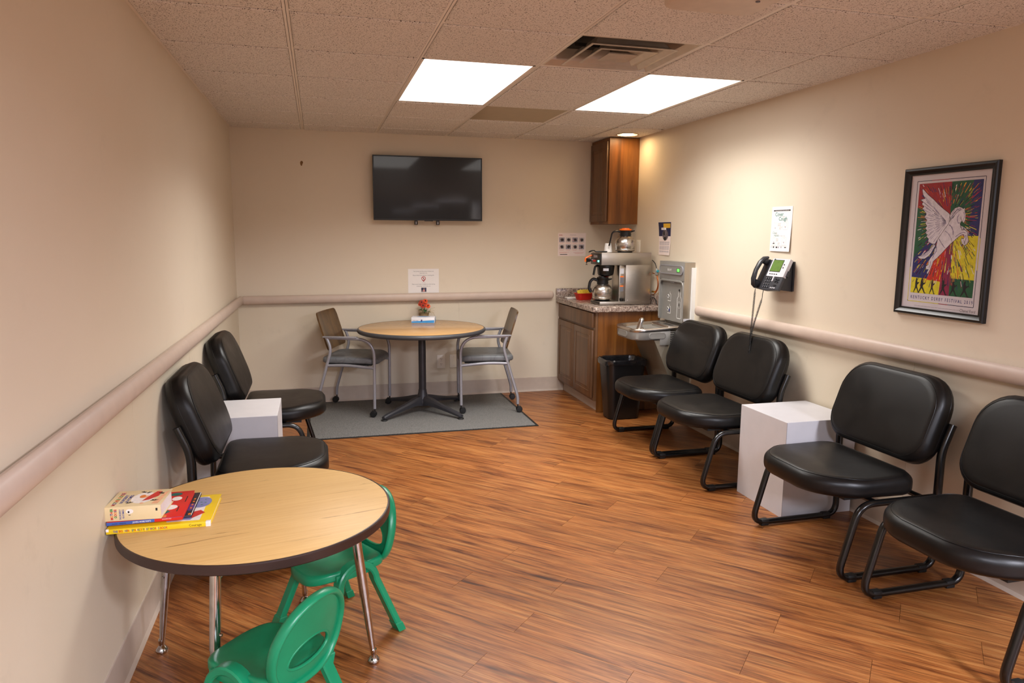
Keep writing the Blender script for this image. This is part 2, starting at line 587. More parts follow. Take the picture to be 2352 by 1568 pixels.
    def obj(s, name, m, parent=None, smooth=True, ang=38, loc=None, rot=None):
        me = bpy.data.meshes.new(name)
        bmesh.ops.recalc_face_normals(s.bm, faces=s.bm.faces)
        s.bm.to_mesh(me)
        s.bm.free()
        if smooth:
            me.polygons.foreach_set('use_smooth', [True] * len(me.polygons))
            me.set_sharp_from_angle(angle=R(ang))
        for k in (m if isinstance(m, (list, tuple)) else [m]):
            me.materials.append(MATS[k])
        return link(name, me, parent, loc, rot)


def link(name, data, parent=None, loc=None, rot=None):
    o = bpy.data.objects.new(name, data)
    COL.objects.link(o)
    if parent:
        o.parent = parent
    if loc:
        o.location = loc
    if rot:
        o.rotation_euler = rot
    return o


def tag(o, label, cat, group=None):
    o['label'] = label
    o['category'] = cat
    if group:
        o['group'] = group
    return o


def thing(name, label, cat, loc=(0, 0, 0), rot=(0, 0, 0), group=None):
    o = link(name, None, None, loc, rot)
    o.empty_display_size = 0.1
    return tag(o, label, cat, group)


def struct(o):
    o['kind'] = 'structure'
    return o


def copy_tree(o, parent=None):
    c = o.copy()
    COL.objects.link(c)
    c.parent = parent
    for ch in list(o.children):
        copy_tree(ch, c)
    return c


BACK = (R(90), 0, 0)            # local x right, y up, z out of the back wall
RIGHT = (R(90), 0, R(-90))      # the same for the right wall


def text(parent, body, size, mats, loc, rot=(0, 0, 0), name='lettering', align='LEFT', xs=1.0, spacing=1.0, cols=None, shear=0.0, extr=0.0, label=None, thick=0.0, line=1.0):
    cu = bpy.data.curves.new(name, 'FONT')
    cu.body = body
    cu.size = size
    cu.align_x = align
    cu.space_character = spacing
    cu.space_line = line
    cu.shear = shear
    cu.extrude = extr
    cu.offset = thick
    cu.resolution_u = 2
    ms = mats if isinstance(mats, (list, tuple)) else [mats]
    for k in ms:
        cu.materials.append(MATS[k])
    if cols:
        for i, c in enumerate(cols[:len(body)]):
            cu.body_format[i].material_index = c
    t = bpy.data.objects.new('tmp', cu)
    COL.objects.link(t)
    dg = bpy.context.evaluated_depsgraph_get()
    me = bpy.data.meshes.new_from_object(t.evaluated_get(dg))
    bpy.data.objects.remove(t)
    if not me.materials:
        for k in ms:
            me.materials.append(MATS[k])
    me.name = name
    o = link(name, me, parent, loc, rot)
    o.scale = (xs, 1, 1)
    if label:
        o['label'] = label
    return o


def rects(parent, name, m, lst, z, loc=None):
    """flat printed rectangles (x0, x1, y0, y1)"""
    b = M()
    for x0, x1, y0, y1 in lst:
        b.flat([(x0, y0), (x1, y0), (x1, y1), (x0, y1)], z)
    return b.obj(name, m, parent, smooth=False, loc=loc)


def polys(parent, name, m, lst, z):
    b = M()
    for p in lst:
        b.flat(p, z)
    bmesh.ops.triangulate(b.bm, faces=b.bm.faces[:])
    return b.obj(name, m, parent, smooth=False)


# ================================================================== the room
YR = -6.9                      # the room opens into a hall here
HX0, HX1, HY0 = -1.6, 6.6, -13.0


def clip_poly(poly, x0, x1, y0, y1):
    for ax, lim, sg in ((0, x0, 1), (0, x1, -1), (1, y0, 1), (1, y1, -1)):
        out = []
        for i, p in enumerate(poly):
            q = poly[(i + 1) % len(poly)]
            a, b = (p[ax] - lim) * sg, (q[ax] - lim) * sg
            if a >= 0:
                out.append(p)
            if (a >= 0) != (b >= 0):
                t = a / (a - b)
                out.append((p[0] + t * (q[0] - p[0]), p[1] + t * (q[1] - p[1])))
        poly = out
        if len(poly) < 3:
            return []
    return poly


def build_shell():
    fl = struct(M().box(0, W, YR, 0, -0.08, -0.0035).obj('floor', 'subfloor', smooth=False))
    # wood look planks laid on the diagonal: a runs along the plank, b across
    q = math.sqrt(0.5)
    pw, pl = 0.1655, 1.2
    known = {0: 3.948, -1: 3.23, -2: 3.64, -3: 4.15, -4: 3.524, -5: 3.874, -6: 4.144, -7: 3.462, -8: 3.80, -9: 3.41, -10: 3.81, -11: 4.29, -12: 3.795}
    gap = 0.0006
    for k in range(-31, 16):
        b1 = -0.09 + pw * k
        b0 = b1 - pw
        ph = known.get(k, random.uniform(0, pl))
        n0 = int((-1.0 - ph) // pl) - 1
        for i in range(n0, n0 + 14):
            a0 = ph + i * pl
            a1 = a0 + pl
            if a1 < -0.5 or a0 > 8.2:
                continue
            sq = [(a0 + gap, b0 + gap), (a1 - gap, b0 + gap), (a1 - gap, b1 - gap), (a0 + gap, b1 - gap)]
            xy = [((a + b) * q, (b - a) * q) for a, b in sq]
            xy = clip_poly(xy, 0.0, W, -5.6, 0.0)
            if len(xy) < 3:
                continue
            ar = abs(sum(xy[j][0] * xy[(j + 1) % len(xy)][1] - xy[(j + 1) % len(xy)][0] * xy[j][1] for j in range(len(xy)))) / 2
            if ar < 0.0008:
                continue
            M().prism(xy, -0.0035, 0.0).obj('floor_plank', 'plank_floor', fl, smooth=False)
    M().box(0, W, YR, -5.6, -0.0035, 0).obj('floor_plank', 'plank_floor', fl, smooth=False)
    struct(M().box(HX0, HX1, HY0, YR, -0.08, 0.0).obj('floor_hall', 'subfloor', smooth=False))
    th = 0.12
    wl = struct(M().box(-th, 0, YR, th, -0.08, H + 0.4).obj('wall_left', 'wall_paint', smooth=False))
    wb = struct(M().box(0, W, 0, th, -0.08, H + 0.4).obj('wall_back', 'wall_paint', smooth=False))
    wr = struct(M().box(W, W + th, YR, th, -0.08, H + 0.4).obj('wall_right', 'wall_paint', smooth=False))
    b = M()
    b.box(HX0 - th, HX0, HY0, YR, -0.08, H + 0.4)
    b.box(HX1, HX1 + th, HY0, YR, -0.08, H + 0.4)
    b.box(HX0 - th, HX1 + th, HY0 - th, HY0, -0.08, H + 0.4)
    b.box(HX0 - th, -th, YR - 0.1, YR, -0.08, H + 0.4)
    b.box(W + th, HX1 + th, YR - 0.1, YR, -0.08, H + 0.4)
    struct(b.obj('wall_hall', 'hall_paint', smooth=False))
    # wainscot sheets below the rail: real thin sheets with open joints
    zt = 0.888
    for x0, x1 in ((0.0025, 0.69), (0.692, 1.910), (1.912, 2.86)):
        M().box(x0, x1, -0.0022, 0, 0.12, zt).obj('wainscot_sheet', 'wainscot_sheet', wb, smooth=False)
    y = -0.0025
    for y1 in (-1.222, -2.442, -3.662, -4.882, YR):
        M().box(0, 0.0022, y1 + 0.001, y - 0.001, 0.12, zt).obj('wainscot_sheet', 'wainscot_sheet', wl, smooth=False)
        if y < -1.0:
            M().box(W - 0.0022, W, y1 + 0.001, y - 0.001, 0.12, zt).obj('wainscot_sheet', 'wainscot_sheet', wr, smooth=False)
        y = y1
    # a scar in the paint left of the television
    pts = [(0.0, 0.021), (0.007, 0.019), (0.0125, 0.011), (0.0125, 0.004), (0.008, -0.002), (0.005, -0.013), (0.001, -0.0215), (-0.005, -0.019), (-0.0105, -0.008), (-0.0115, 0.006), (-0.008, 0.016)]
    M().prism([(0.565 + a, 2.072 + c) for a, c in pts], 0, 0.0008, Matrix.Rotation(R(90), 4, 'X')).obj('paint_scar', 'patch_brown', wb, smooth=False)

    # cove base
    def cove(name, p0, p1, nrm, flip):
        prof = [(0, 0), (0.016, 0), (0.013, 0.006), (0.007, 0.016), (0.0045, 0.03), (0.004, 0.132), (0.0025, 0.136), (0, 0.136)]
        r = []
        for p in (p0, p1):
            r.append([Vector((p[0] + nrm[0] * d, p[1] + nrm[1] * d, z)) for d, z in prof])
        return struct(M().loft(r).obj(name, 'vinyl_base', ang=20))
    cove('baseboard_back', (0.0, -0.0022), (2.935, -0.0022), (0, -1), 0)
    cove('baseboard_left', (0.0022, 0.0), (0.0022, YR), (1, 0), 0)
    cove('baseboard_right', (W - 0.0022, -1.0), (W - 0.0022, YR), (-1, 0), 0)

    # ---- suspended ceiling
    ce = struct(M().box(-0.1, W + 0.1, YR, 0.1, H + 0.30, H + 0.34).obj('ceiling', 'plenum', smooth=False))
    struct(M().box(HX0, HX1, HY0, YR, H, H + 0.05).obj('ceiling_hall', 'hall_paint', smooth=False))
    xs = [0.0, 0.581, 1.191, 1.801, 2.411, 3.021, W]
    ys = [0.0, -0.346]
    while ys[-1] > YR:
        ys.append(ys[-1] - 0.61)
    ys[-1] = YR
    bw = 0.012
    for x in xs[1:-1]:
        M().box(x - bw, x + bw, YR, 0, H, H + 0.004).box(x - 0.001, x + 0.001, YR, 0, H, H + 0.04).obj('grid_bar', 'grid_metal', ce, smooth=False)
    for y in ys[1:-1]:
        for i in range(6):
            M().box(xs[i] + bw, xs[i + 1] - bw, y - bw, y + bw, H + 0.0004, H + 0.004).obj('grid_bar', 'grid_metal', ce, smooth=False)
    for i, (a, c) in enumerate((((0.0, 0.02), (YR, 0.0)), ((W - 0.02, W), (YR, 0.0)))):
        M().box(a[0], a[1], c[0], c[1], H - 0.0005, H + 0.002).obj('wall_angle', 'grid_metal', ce, smooth=False)
    M().box(0.02, W - 0.02, -0.02, 0, H - 0.0005, H + 0.002).obj('wall_angle', 'grid_metal', ce, smooth=False)
    skip = {(2, 3): 'light', (2, 4): 'light', (4, 3): 'light', (4, 4): 'light', (3, 5): 'vent', (3, 2): 'panel'}
    cache = {}
    for i in range(6):
        for j in range(len(ys) - 1):
            x0, x1, y1, y0 = xs[i], xs[i + 1], ys[j], ys[j + 1]
            k = skip.get((i, j))
            if k in ('light', 'vent'):
                continue
            if k == 'panel':
                M().box(x0 + 0.013, x1 - 0.013, y0 + 0.013, y1 - 0.013, H - 0.001, H + 0.012, 0.002).obj('blank_panel', 'access_panel', ce, smooth=False)
                continue
            cx, cy, sx, sy = (x0 + x1) / 2, (y0 + y1) / 2, x1 - x0, y1 - y0
            if i == 5 and j == 1:
                # tile with the round cut-out of the recessed lamp
                hx, hy, hr, n = 3.275 - cx, -0.594 - cy, 0.086, 32
                b = M()
                ri, ro = [], []
                for t in range(n):
                    a = 2 * PI * t / n
                    dx, dy = math.cos(a), math.sin(a)
                    ri.append((hx + hr * dx, hy + hr * dy))
                    lx = ((sx / 2 - 0.015) * (1 if dx > 0 else -1) - hx) / dx if abs(dx) > 1e-6 else 9
                    ly = ((sy / 2 - 0.015) * (1 if dy > 0 else -1) - hy) / dy if abs(dy) > 1e-6 else 9
                    L = min(lx, ly)
                    ro.append((hx + L * dx, hy + L * dy))
                b.loft([[Vector((*p, H - 0.006)) for p in ro], [Vector((*p, H - 0.006)) for p in ri], [Vector((*p, H + 0.018)) for p in ri], [Vector((*p, H + 0.018)) for p in ro]], loop=True)
                b.obj('ceiling_tile', 'ceiling_tile', ce, loc=(cx, cy, 0), smooth=False)
                continue
            key = (round(sx, 3), round(sy, 3))
            if key not in cache:
                b = M()
                ix, iy = sx / 2 - 0.0145, sy / 2 - 0.0145
                r = [[Vector((a * (ix + d), c * (iy + d), z)) for a, c in ((-1, -1), (1, -1), (1, 1), (-1, 1))] for d, z in ((0.012, H + 0.02), (0.012, H + 0.0045), (0.0, H + 0.0045), (0.0, H - 0.003), (-0.006, H - 0.007))]
                b.loft(r)
                o = b.obj('ceiling_tile', 'ceiling_tile', ce, loc=(cx, cy, 0), smooth=False)
                cache[key] = o.data
            else:
                link('ceiling_tile', cache[key], ce, (cx, cy, 0))


build_shell()


# ------------------------------------------------------------------ handrails
def handrail(name, label, p0, p1, out, end0=True, end1=True):
    p0, p1, out = Vector(p0), Vector(p1), Vector(out)
    t = tag(link(name, None, None, (p0 + p1) / 2), label, 'handrail')
    o = -(p0 + p1) / 2
    d = (p1 - p0).normalized()
    L = (p1 - p0).length
    ks, sc = [], []
    cap = [(0.0, 0.35), (0.004, 0.62), (0.010, 0.82), (0.018, 0.95), (0.028, 1.0)]
    for s_, k in (cap if end0 else [(0, 1.0)]):
        ks.append(s_)
        sc.append(k)
    for s_, k in (cap[::-1] if end1 else [(0, 1.0)]):
        ks.append(L - s_)
        sc.append(k)
    c = out * 0.035
    M().tube([p0 + o + c + d * s_ for s_ in ks], 0.022, 20, rx=0.037, up=(0, 0, 1), scales=sc).obj('rail', 'rail_vinyl', t, ang=60)
    a = p0 + o + d * 0.03
    e = p1 + o - d * 0.03
    lo, hi = Vector((0, 0, -0.014)), Vector((0, 0, 0.02))
    b = M()
    b.loft([[q + lo + out * 0.0024, q + lo + out * 0.03, q + hi + out * 0.03, q + hi + out * 0.0024] for q in (a, e)])
    b.obj('mounting_strip', 'rail_vinyl', t, smooth=False)
    return t


handrail('handrail', 'beige rounded handrail along the back wall below the television', (0.03, 0, 0.921), (2.815, 0, 0.929), (0, -1, 0))
handrail('handrail', 'beige rounded handrail along the left wall above the two black chairs', (0, -0.05, 0.925), (0, -6.7, 0.972), (1, 0, 0))
handrail('handrail', 'beige rounded handrail along the right wall below the framed poster', (W, -1.60, 0.927), (W, -6.7, 0.927), (-1, 0, 0))


# ------------------------------------------------------------------ ceiling fittings
def ceiling_light(label, x0, x1, y0, y1, glow, group=None, watts=PANEL_WATTS, col='#fffcf8', spread=142):
    cx, cy = (x0 + x1) / 2, (y0 + y1) / 2
    t = thing('ceiling_light', label, 'ceiling light', (cx, cy, H), group=group)
    hx, hy = (x1 - x0) / 2 - 0.0125, (y1 - y0) / 2 - 0.0125
    b = M()
    for s in (-1, 1):
        b.box(-hx, hx, s * hy - 0.006 * (s + 1), s * hy + 0.006 * (1 - s), -0.002, 0.05)
        b.box(s * hx - 0.006 * (s + 1), s * hx + 0.006 * (1 - s), -hy, hy, -0.002, 0.05)
    b.obj('frame', 'grid_metal', t, smooth=False)
    M().box(-hx + 0.012, hx - 0.012, -hy + 0.012, hy - 0.012, 0.0, 0.006).obj('diffuser', glow, t, smooth=False)
    la = bpy.data.lights.new('tube_light', 'AREA')
    la.shape = 'RECTANGLE'
    la.size, la.size_y = 2 * hx - 0.03, 2 * hy - 0.03
    la.energy = watts
    la.color = lin(col)[:3]
    la.spread = R(spread)              # prismatic lens: little light leaves sideways
    link('tube_light', la, t, (0, 0, -0.003))
    return t


ceiling_light('bright rectangular ceiling light panel nearer the left wall', 1.191, 1.801, -2.786, -1.566, 'panel_glow')
ceiling_light('bright rectangular ceiling light panel nearer the right wall', 2.411, 3.021, -2.786, -1.566, 'panel_glow', None, PANEL_WATTS * 0.74)
for x, y, hx, hy, wd in ((3.16, -7.35, 0.305, 0.305, 'right-hand'), (0.9, -7.9, 0.305, 0.61, 'left-hand'), (2.9, -9.0, 0.305, 0.305, 'middle'), (2.7, -11.2, 0.305, 0.305, 'farthest')):
    t = ceiling_light('%s ceiling light panel in the hall behind the viewer' % wd, x - hx, x + hx, y - hy, y + hy, 'hall_glow', 'hall ceiling lights', HALL_WATTS, '#eef0ff', 170)
    t.location.z = H - 0.06


def build_ceiling_bits():
    # square stepped air diffuser
    t = thing('air_diffuser', 'square stepped metal air diffuser in the ceiling', 'vent', (2.106, -3.091, H))
    b = M()
    b.loft([[Vector((a * h, c * h, z)) for a, c in ((-1, -1), (1, -1), (1, 1), (-1, 1))] for h, z in ((0.292, 0.001), (0.285, -0.001), (0.262, 0.022), (0.235, 0.075), (0.232, 0.075), (0.259, 0.024), (0.284, 0.003))], loop=True)
    b.obj('outer_frame', 'diffuser_metal', t, smooth=False)
    M().box(-0.29, 0.29, -0.29, 0.29, 0.075, 0.08).obj('duct_plate', 'plenum', t, smooth=False)
    for h in (0.215, 0.145):
        b = M()
        b.loft([[Vector((a * k, c * k, z)) for a, c in ((-1, -1), (1, -1), (1, 1), (-1, 1))] for k, z in ((h, -0.012), (h - 0.012, -0.012), (h - 0.035, 0.004), (h - 0.062, 0.045), (h - 0.059, 0.046), (h - 0.032, 0.0065), (h - 0.010, -0.009), (h, -0.009))], loop=True)
        b.obj('louvre', 'diffuser_metal', t, smooth=False)
    b = M()
    b.loft([[Vector((a * k, c * k, z)) for a, c in ((-1, -1), (1, -1), (1, 1), (-1, 1))] for k, z in ((0.075, -0.012), (0.072, -0.006), (0.045, 0.006), (0.02, 0.03))])
    b.obj('centre_cone', 'diffuser_metal', t, smooth=False)
    for a in (0, 90):
        M().box(-0.003, 0.003, -0.22, 0.22, 0.03, 0.045, mtx=Matrix.Rotation(R(a), 4, 'Z')).obj('strut', 'plenum', t, smooth=False)
    # recessed lamp over the coffee counter
    t = thing('recessed_lamp', 'small round recessed lamp in the ceiling beside the wall cabinet', 'ceiling light', (3.275, -0.594, H))
    M().lathe([(0.099, -0.008), (0.097, -0.0105), (0.086, -0.0105), (0.083, -0.006), (0.083, 0.0), (0.0855, 0.0), (0.0855, -0.0062), (0.099, -0.0062)], n=40, cap0=False, cap1=False).obj('trim_ring', 'diffuser_metal', t)
    M().lathe([(0.0835, -0.004), (0.072, 0.06), (0.05, 0.10), (0.0485, 0.101), (0.0705, 0.061), (0.082, -0.004)], n=40, cap0=False, cap1=False).obj('reflector', 'turned_steel', t)
    M().lathe([(0.001, -0.006), (0.04, -0.004), (0.066, 0.006), (0.070, 0.03), (0.045, 0.09), (0.001, 0.1)], n=28).obj('bulb', 'lamp_glow', t)
    # flat fixture at the very top of the view
    t = thing('ceiling_sensor', 'flat square pale fixture on the ceiling at the top edge', 'ceiling fixture', (2.085, -4.14, H - 0.007))
    M().cushion(lambda i: rrect(0.37 - 2 * i, 0.37 - 2 * i, 0.05, 6), 0.04, 0.012, 0.004, lambda x, y, z: (x, y, -z)).obj('cover', 'ap_plastic', t)
    M().lathe([(0.001, -0.046), (0.008, -0.046), (0.008, -0.042)], (0.1, 0, 0), 12).obj('indicator', 'ink_grey', t)


build_ceiling_bits()


# ================================================================== black guest chairs
def make_guest_chair():
    t = thing('guest_chair', 'armless black vinyl chair', 'chair')

    def seat_outline(i):
        pts = rrect(0.455 - 2 * i, 0.60 - 2 * i, (0.19, 0.19, 0.08, 0.08), 10, 0.098, 0)
        return [(x + 0.05 * (1 - (y / 0.3) ** 2) * min(1, max(0, (x - 0.02) / 0.2)), y) for x, y in pts]

    def seat_def(x, y, z):
        u = (x + 0.11) / 0.455
        dip = -0.026 * math.sin(PI * min(max(u, 0), 1)) * (0.55 + 0.45 * math.cos(y / 0.3 * PI / 2)) if z > 0.05 else 0
        wf = -0.014 * max(0, u - 0.75) / 0.25 if z > 0.05 else -0.012 * max(0, u - 0.4)
        return (x, y, 0.348 + z + dip + wf + 0.016 * u)
    st = M().cushion(seat_outline, 0.104, 0.042, 0.012, seat_def, 6, 6, 0.032).obj('seat', 'black_vinyl', t, ang=80)
    ring = [Vector(seat_def(x, y, 0.0975)) for x, y in seat_outline(0.0185)]
    M().tube(ring, 0.0012, 6, closed=True).obj('piping', 'black_vinyl', st)
    M().box(-0.09, 0.22, -0.24, 0.24, 0.340, 0.362).obj('seat_pan', 'black_matte', t, smooth=False)
    # backrest: padded slab, leaned back, gently wrapped
    tilt = R(19.5)
    o = Vector((-0.192, 0, 0.455))
    ex, ez = Vector((math.cos(tilt), 0, math.sin(tilt))), Vector((-math.sin(tilt), 0, math.cos(tilt)))

    def bo(i):
        return rrect(0.625 - 2 * i, 0.412 - 2 * i, (0.11, 0.15, 0.15, 0.11), 8, 0, 0.206)

    def bd(u, v, z):
        p = o + ez * v + ex * (z + 0.10 * u * u + 0.05 * (v - 0.22) ** 2)
        return (p.x, p.y - u, p.z)
    bk = M().cushion(bo, 0.110, 0.042, 0.010, bd, 6, 6, 0.036).obj('backrest', 'black_vinyl', t, ang=80)
    M().tube([Vector(bd(x, y, 0.1035)) for x, y in bo(0.0185)], 0.0012, 6, closed=True, up=ex).obj('piping', 'black_vinyl', bk)
    M().tube([Vector(bd(x, y, 0.042)) for x, y in bo(0.0)], 0.0010, 6, closed=True, up=ex).obj('piping', 'black_vinyl', bk)
    for s in (-1, 1):
        y = s * 0.318
        # closed side loop: runner, sloping front leg, seat rail, rear leg, post
        path = fillet([(-0.205, y, 0.36), (-0.215, y, 0.018), (0.298, y, 0.018), (0.205, y, 0.347), (-0.20, y, 0.347)], [0.07, 0.075, 0.07], 7)
        fr = M().tube(path, 0.0145, 12, rx=0.0175, up=(0, 1, 0)).obj('side_frame', 'black_steel', t, ang=60)
        pp = fillet([(-0.205, y, 0.33), (-0.204, y, 0.555), (-0.252, y, 0.672)], 0.05, 5)
        M().tube(pp, 0.018, 12, rx=0.0185, up=(0, 1, 0)).obj('post', 'black_steel', t, ang=60)
        M().box(-0.215, -0.190, y - s * 0.045 - 0.035, y - s * 0.045 + 0.035, 0.575, 0.625, 0.003, mtx=Matrix.Translation((-0.19, 0, 0.6)) @ Matrix.Rotation(-tilt, 4, 'Y') @ Matrix.Translation((0.19 + 0.005, 0, -0.6))).obj('bracket', 'black_steel', t)
        for gx in (0.225, -0.15):
            M().box(gx - 0.022, gx + 0.022, y - 0.0165, y + 0.0165, 0.0, 0.034, 0.005).obj('glide', 'black_rubber', fr)
    for x in (0.12, -0.13):
        M().tube([(x, -0.318, 0.347), (x, 0.318, 0.347)], 0.012, 10).obj('cross_bar', 'black_steel', t, ang=60)
    return t


CH0 = make_guest_chair()
chairs = [
    ((W - 0.371, -1.860), 180, 'black vinyl armless chair beside the drinking fountain, in front of the wastebasket'),
    ((W - 0.371, -2.54), 180, 'black vinyl armless chair under the wall phone, left of the tall white cube'),
    ((W - 0.371, -3.70), 180, 'black vinyl armless chair right of the tall white cube, below the framed poster'),
    ((W - 0.371, -4.485), 180, 'black vinyl armless chair cut off at the right edge of the photo'),
    ((0.323, -2.95), 0, 'black vinyl armless chair by the left wall, right behind the small round table'),
    ((0.323, -1.765), 0, 'black vinyl armless chair by the left wall, farther back beyond the white cube'),
]
for k, ((x, y), a, lab) in enumerate(chairs):
    c = CH0 if k == 0 else copy_tree(CH0)
    c.location = (x, y, 0)
    c.rotation_euler = (0, 0, R(a))
    c['label'] = lab
    c['group'] = 'black waiting room chairs'


# ------------------------------------------------------------------ white cube tables
def cube_table(label, x0, x1, y0, y1, h):
    t = thing('cube_table', label, 'side table', ((x0 + x1) / 2, (y0 + y1) / 2, 0))
    a, b_ = (x1 - x0) / 2, (y1 - y0) / 2
    e = 0.0012
    M().box(-a + e, a - e, -b_ + e, b_ - e, 0.0, 0.01).obj('bottom_panel', 'laminate_edge', t, smooth=False)
    M().box(-a + e, a - e, -b_ + e, b_ - e, h - 0.012, h, 0.0006, 1).obj('top_panel', 'white_laminate', t, smooth=False)
    for s in (-1, 1):
        M().box(min(s * a, s * (a - 0.012)), max(s * a, s * (a - 0.012)), -b_ + e, b_ - e, 0, h - e, 0.0005, 1).obj('side_panel', 'white_laminate', t, smooth=False)
        M().box(-a + e, a - e, min(s * b_, s * (b_ - 0.012)), max(s * b_, s * (b_ - 0.012)), 0, h - e, 0.0005, 1).obj('side_panel', 'white_laminate', t, smooth=False)
    b = M()
    for sx in (-1, 1):
        for sy in (-1, 1):
            b.box(sx * (a - 0.0008) - 0.0007, sx * (a - 0.0008) + 0.0007, sy * (b_ - 0.0008) - 0.0007, sy * (b_ - 0.0008) + 0.0007, 0, h - 0.001)
    b.obj('edge_strip', 'laminate_edge', t, smooth=False)


cube_table('white laminate cube table standing between the chairs on the right wall', 3.018, 3.450, -3.33, -2.905, 0.524)
cube_table('white laminate cube table standing between the chairs on the left wall', 0.02, 0.436, -2.545, -2.115, 0.524)


# ================================================================== kids table with books
KX, KY, KZ, KR = 0.4515, -3.982, 0.555, 0.438


def build_kids_table():
    t = thing('round_low_table', 'low round children\'s table with pale wood top and brown edge', 'table', (KX, KY, 0))
    M().lathe([(KR - 0.004, KZ - 0.024), (KR - 0.004, KZ - 0.0015), (KR - 0.006, KZ)], n=96).obj('table_top', 'table_maple', t, rot=(0, 0, R(12)))
    M().lathe([(KR - 0.0045, KZ - 0.0315), (KR - 0.001, KZ - 0.032), (KR + 0.003, KZ - 0.028), (KR + 0.003, KZ - 0.004), (KR, KZ - 0.0003), (KR - 0.004, KZ + 0.0002)], n=96, cap0=False, cap1=False).obj('edge_band', 'brown_edge', t)
    for a in (161, 251, 341, 71):
        c, s = math.cos(R(a)), math.sin(R(a))

        def P(r, z):
            return Vector((r * c, r * s, z))
        top, bot = P(0.325, KZ - 0.028), P(0.385, 0.03)
        d = bot - top
        lg = M()
        k0 = 0.56
        lg.ptube([top, top + d * k0], 0.0165, 16)
        lg.obj('leg', 'chrome', t)
        lo = t.children[-1] if False else None
        b = M()
        b.ptube([top + d * (k0 - 0.02), top + d * (k0 + 0.02), top + d * 0.80, top + d * 0.985], [0.0145, 0.0145, 0.0125, 0.0085], 16)
        leg2 = b.obj('leg_insert', 'chrome', t)
        q = top + d * 0.47
        sd = Vector((-s, c, 0))
        M().ptube([q + sd * 0.014, q + sd * 0.022], 0.005, 10).obj('set_screw', 'chrome', leg2)
        M().lathe([(0.0105, 0.05), (0.0105, 0.036), (0.009, 0.034), (0.009, 0.027), (0.012, 0.024), (0.021, 0.013), (0.022, 0.008), (0.019, 0.0), (0.001, 0.0)], P(0.3858, 0), 20, cap0=True).obj('foot', 'chrome', leg2)
        # mounting plate and wire brace under the top
        M().box(-0.05, 0.05, -0.05, 0.05, KZ - 0.034, KZ - 0.026, 0.003, mtx=Matrix.Translation(P(0.325, 0)) @ Matrix.Rotation(R(a), 4, 'Z')).obj('mounting_plate', 'chrome', t)
        for w_ in (-1, 1):
            M().ptube([top + d * 0.16, P(0.24, KZ - 0.03) + sd * (w_ * 0.06)], 0.004, 8).obj('brace', 'chrome', t)
    return t


build_kids_table()


def book(name, label, x0, x1, y0, y1, z0, z1, rz, cover, cov=0.0022, spine=None):
    """spine on the near (-y) side; cover boards, page block"""
    t = thing(name, label, 'book', ((x0 + x1) / 2, (y0 + y1) / 2, z0), (0, 0, R(rz)), 'picture books stacked on the low table')
    a, b_, h = (x1 - x0) / 2, (y1 - y0) / 2, z1 - z0
    M().box(-a, a, -b_ + 0.002, b_, 0, cov, 0.0006).obj('cover_board', cover, t)
    M().box(-a, a, -b_ + 0.002, b_, h - cov, h, 0.0006).obj('cover_board', cover, t)
    M().box(-a, a, -b_, -b_ + cov + 0.001, 0, h, 0.0009).obj('spine', spine or cover, t)
    M().box(-a + 0.004, a - 0.004, -b_ + cov, b_ - 0.005, cov, h - cov).obj('page_block', 'book_page', t, smooth=False)
    return t, a, b_, h


def blob(cx, cy, pts, s=1.0, rot=0.0):
    c, n = math.cos(rot), math.sin(rot)
    return [(cx + s * (x * c - y * n), cy + s * (x * n + y * c)) for x, y in pts]


CROW = [(-1, 0.1), (-0.5, 0.25), (-0.7, 0.8), (-0.3, 0.7), (0, 0.3), (0.3, 0.8), (0.55, 0.7), (0.35, 0.2), (0.9, 0.25), (1.2, 0.05), (0.8, -0.05), (0.3, -0.25), (-0.3, -0.2), (-0.9, -0.1)]


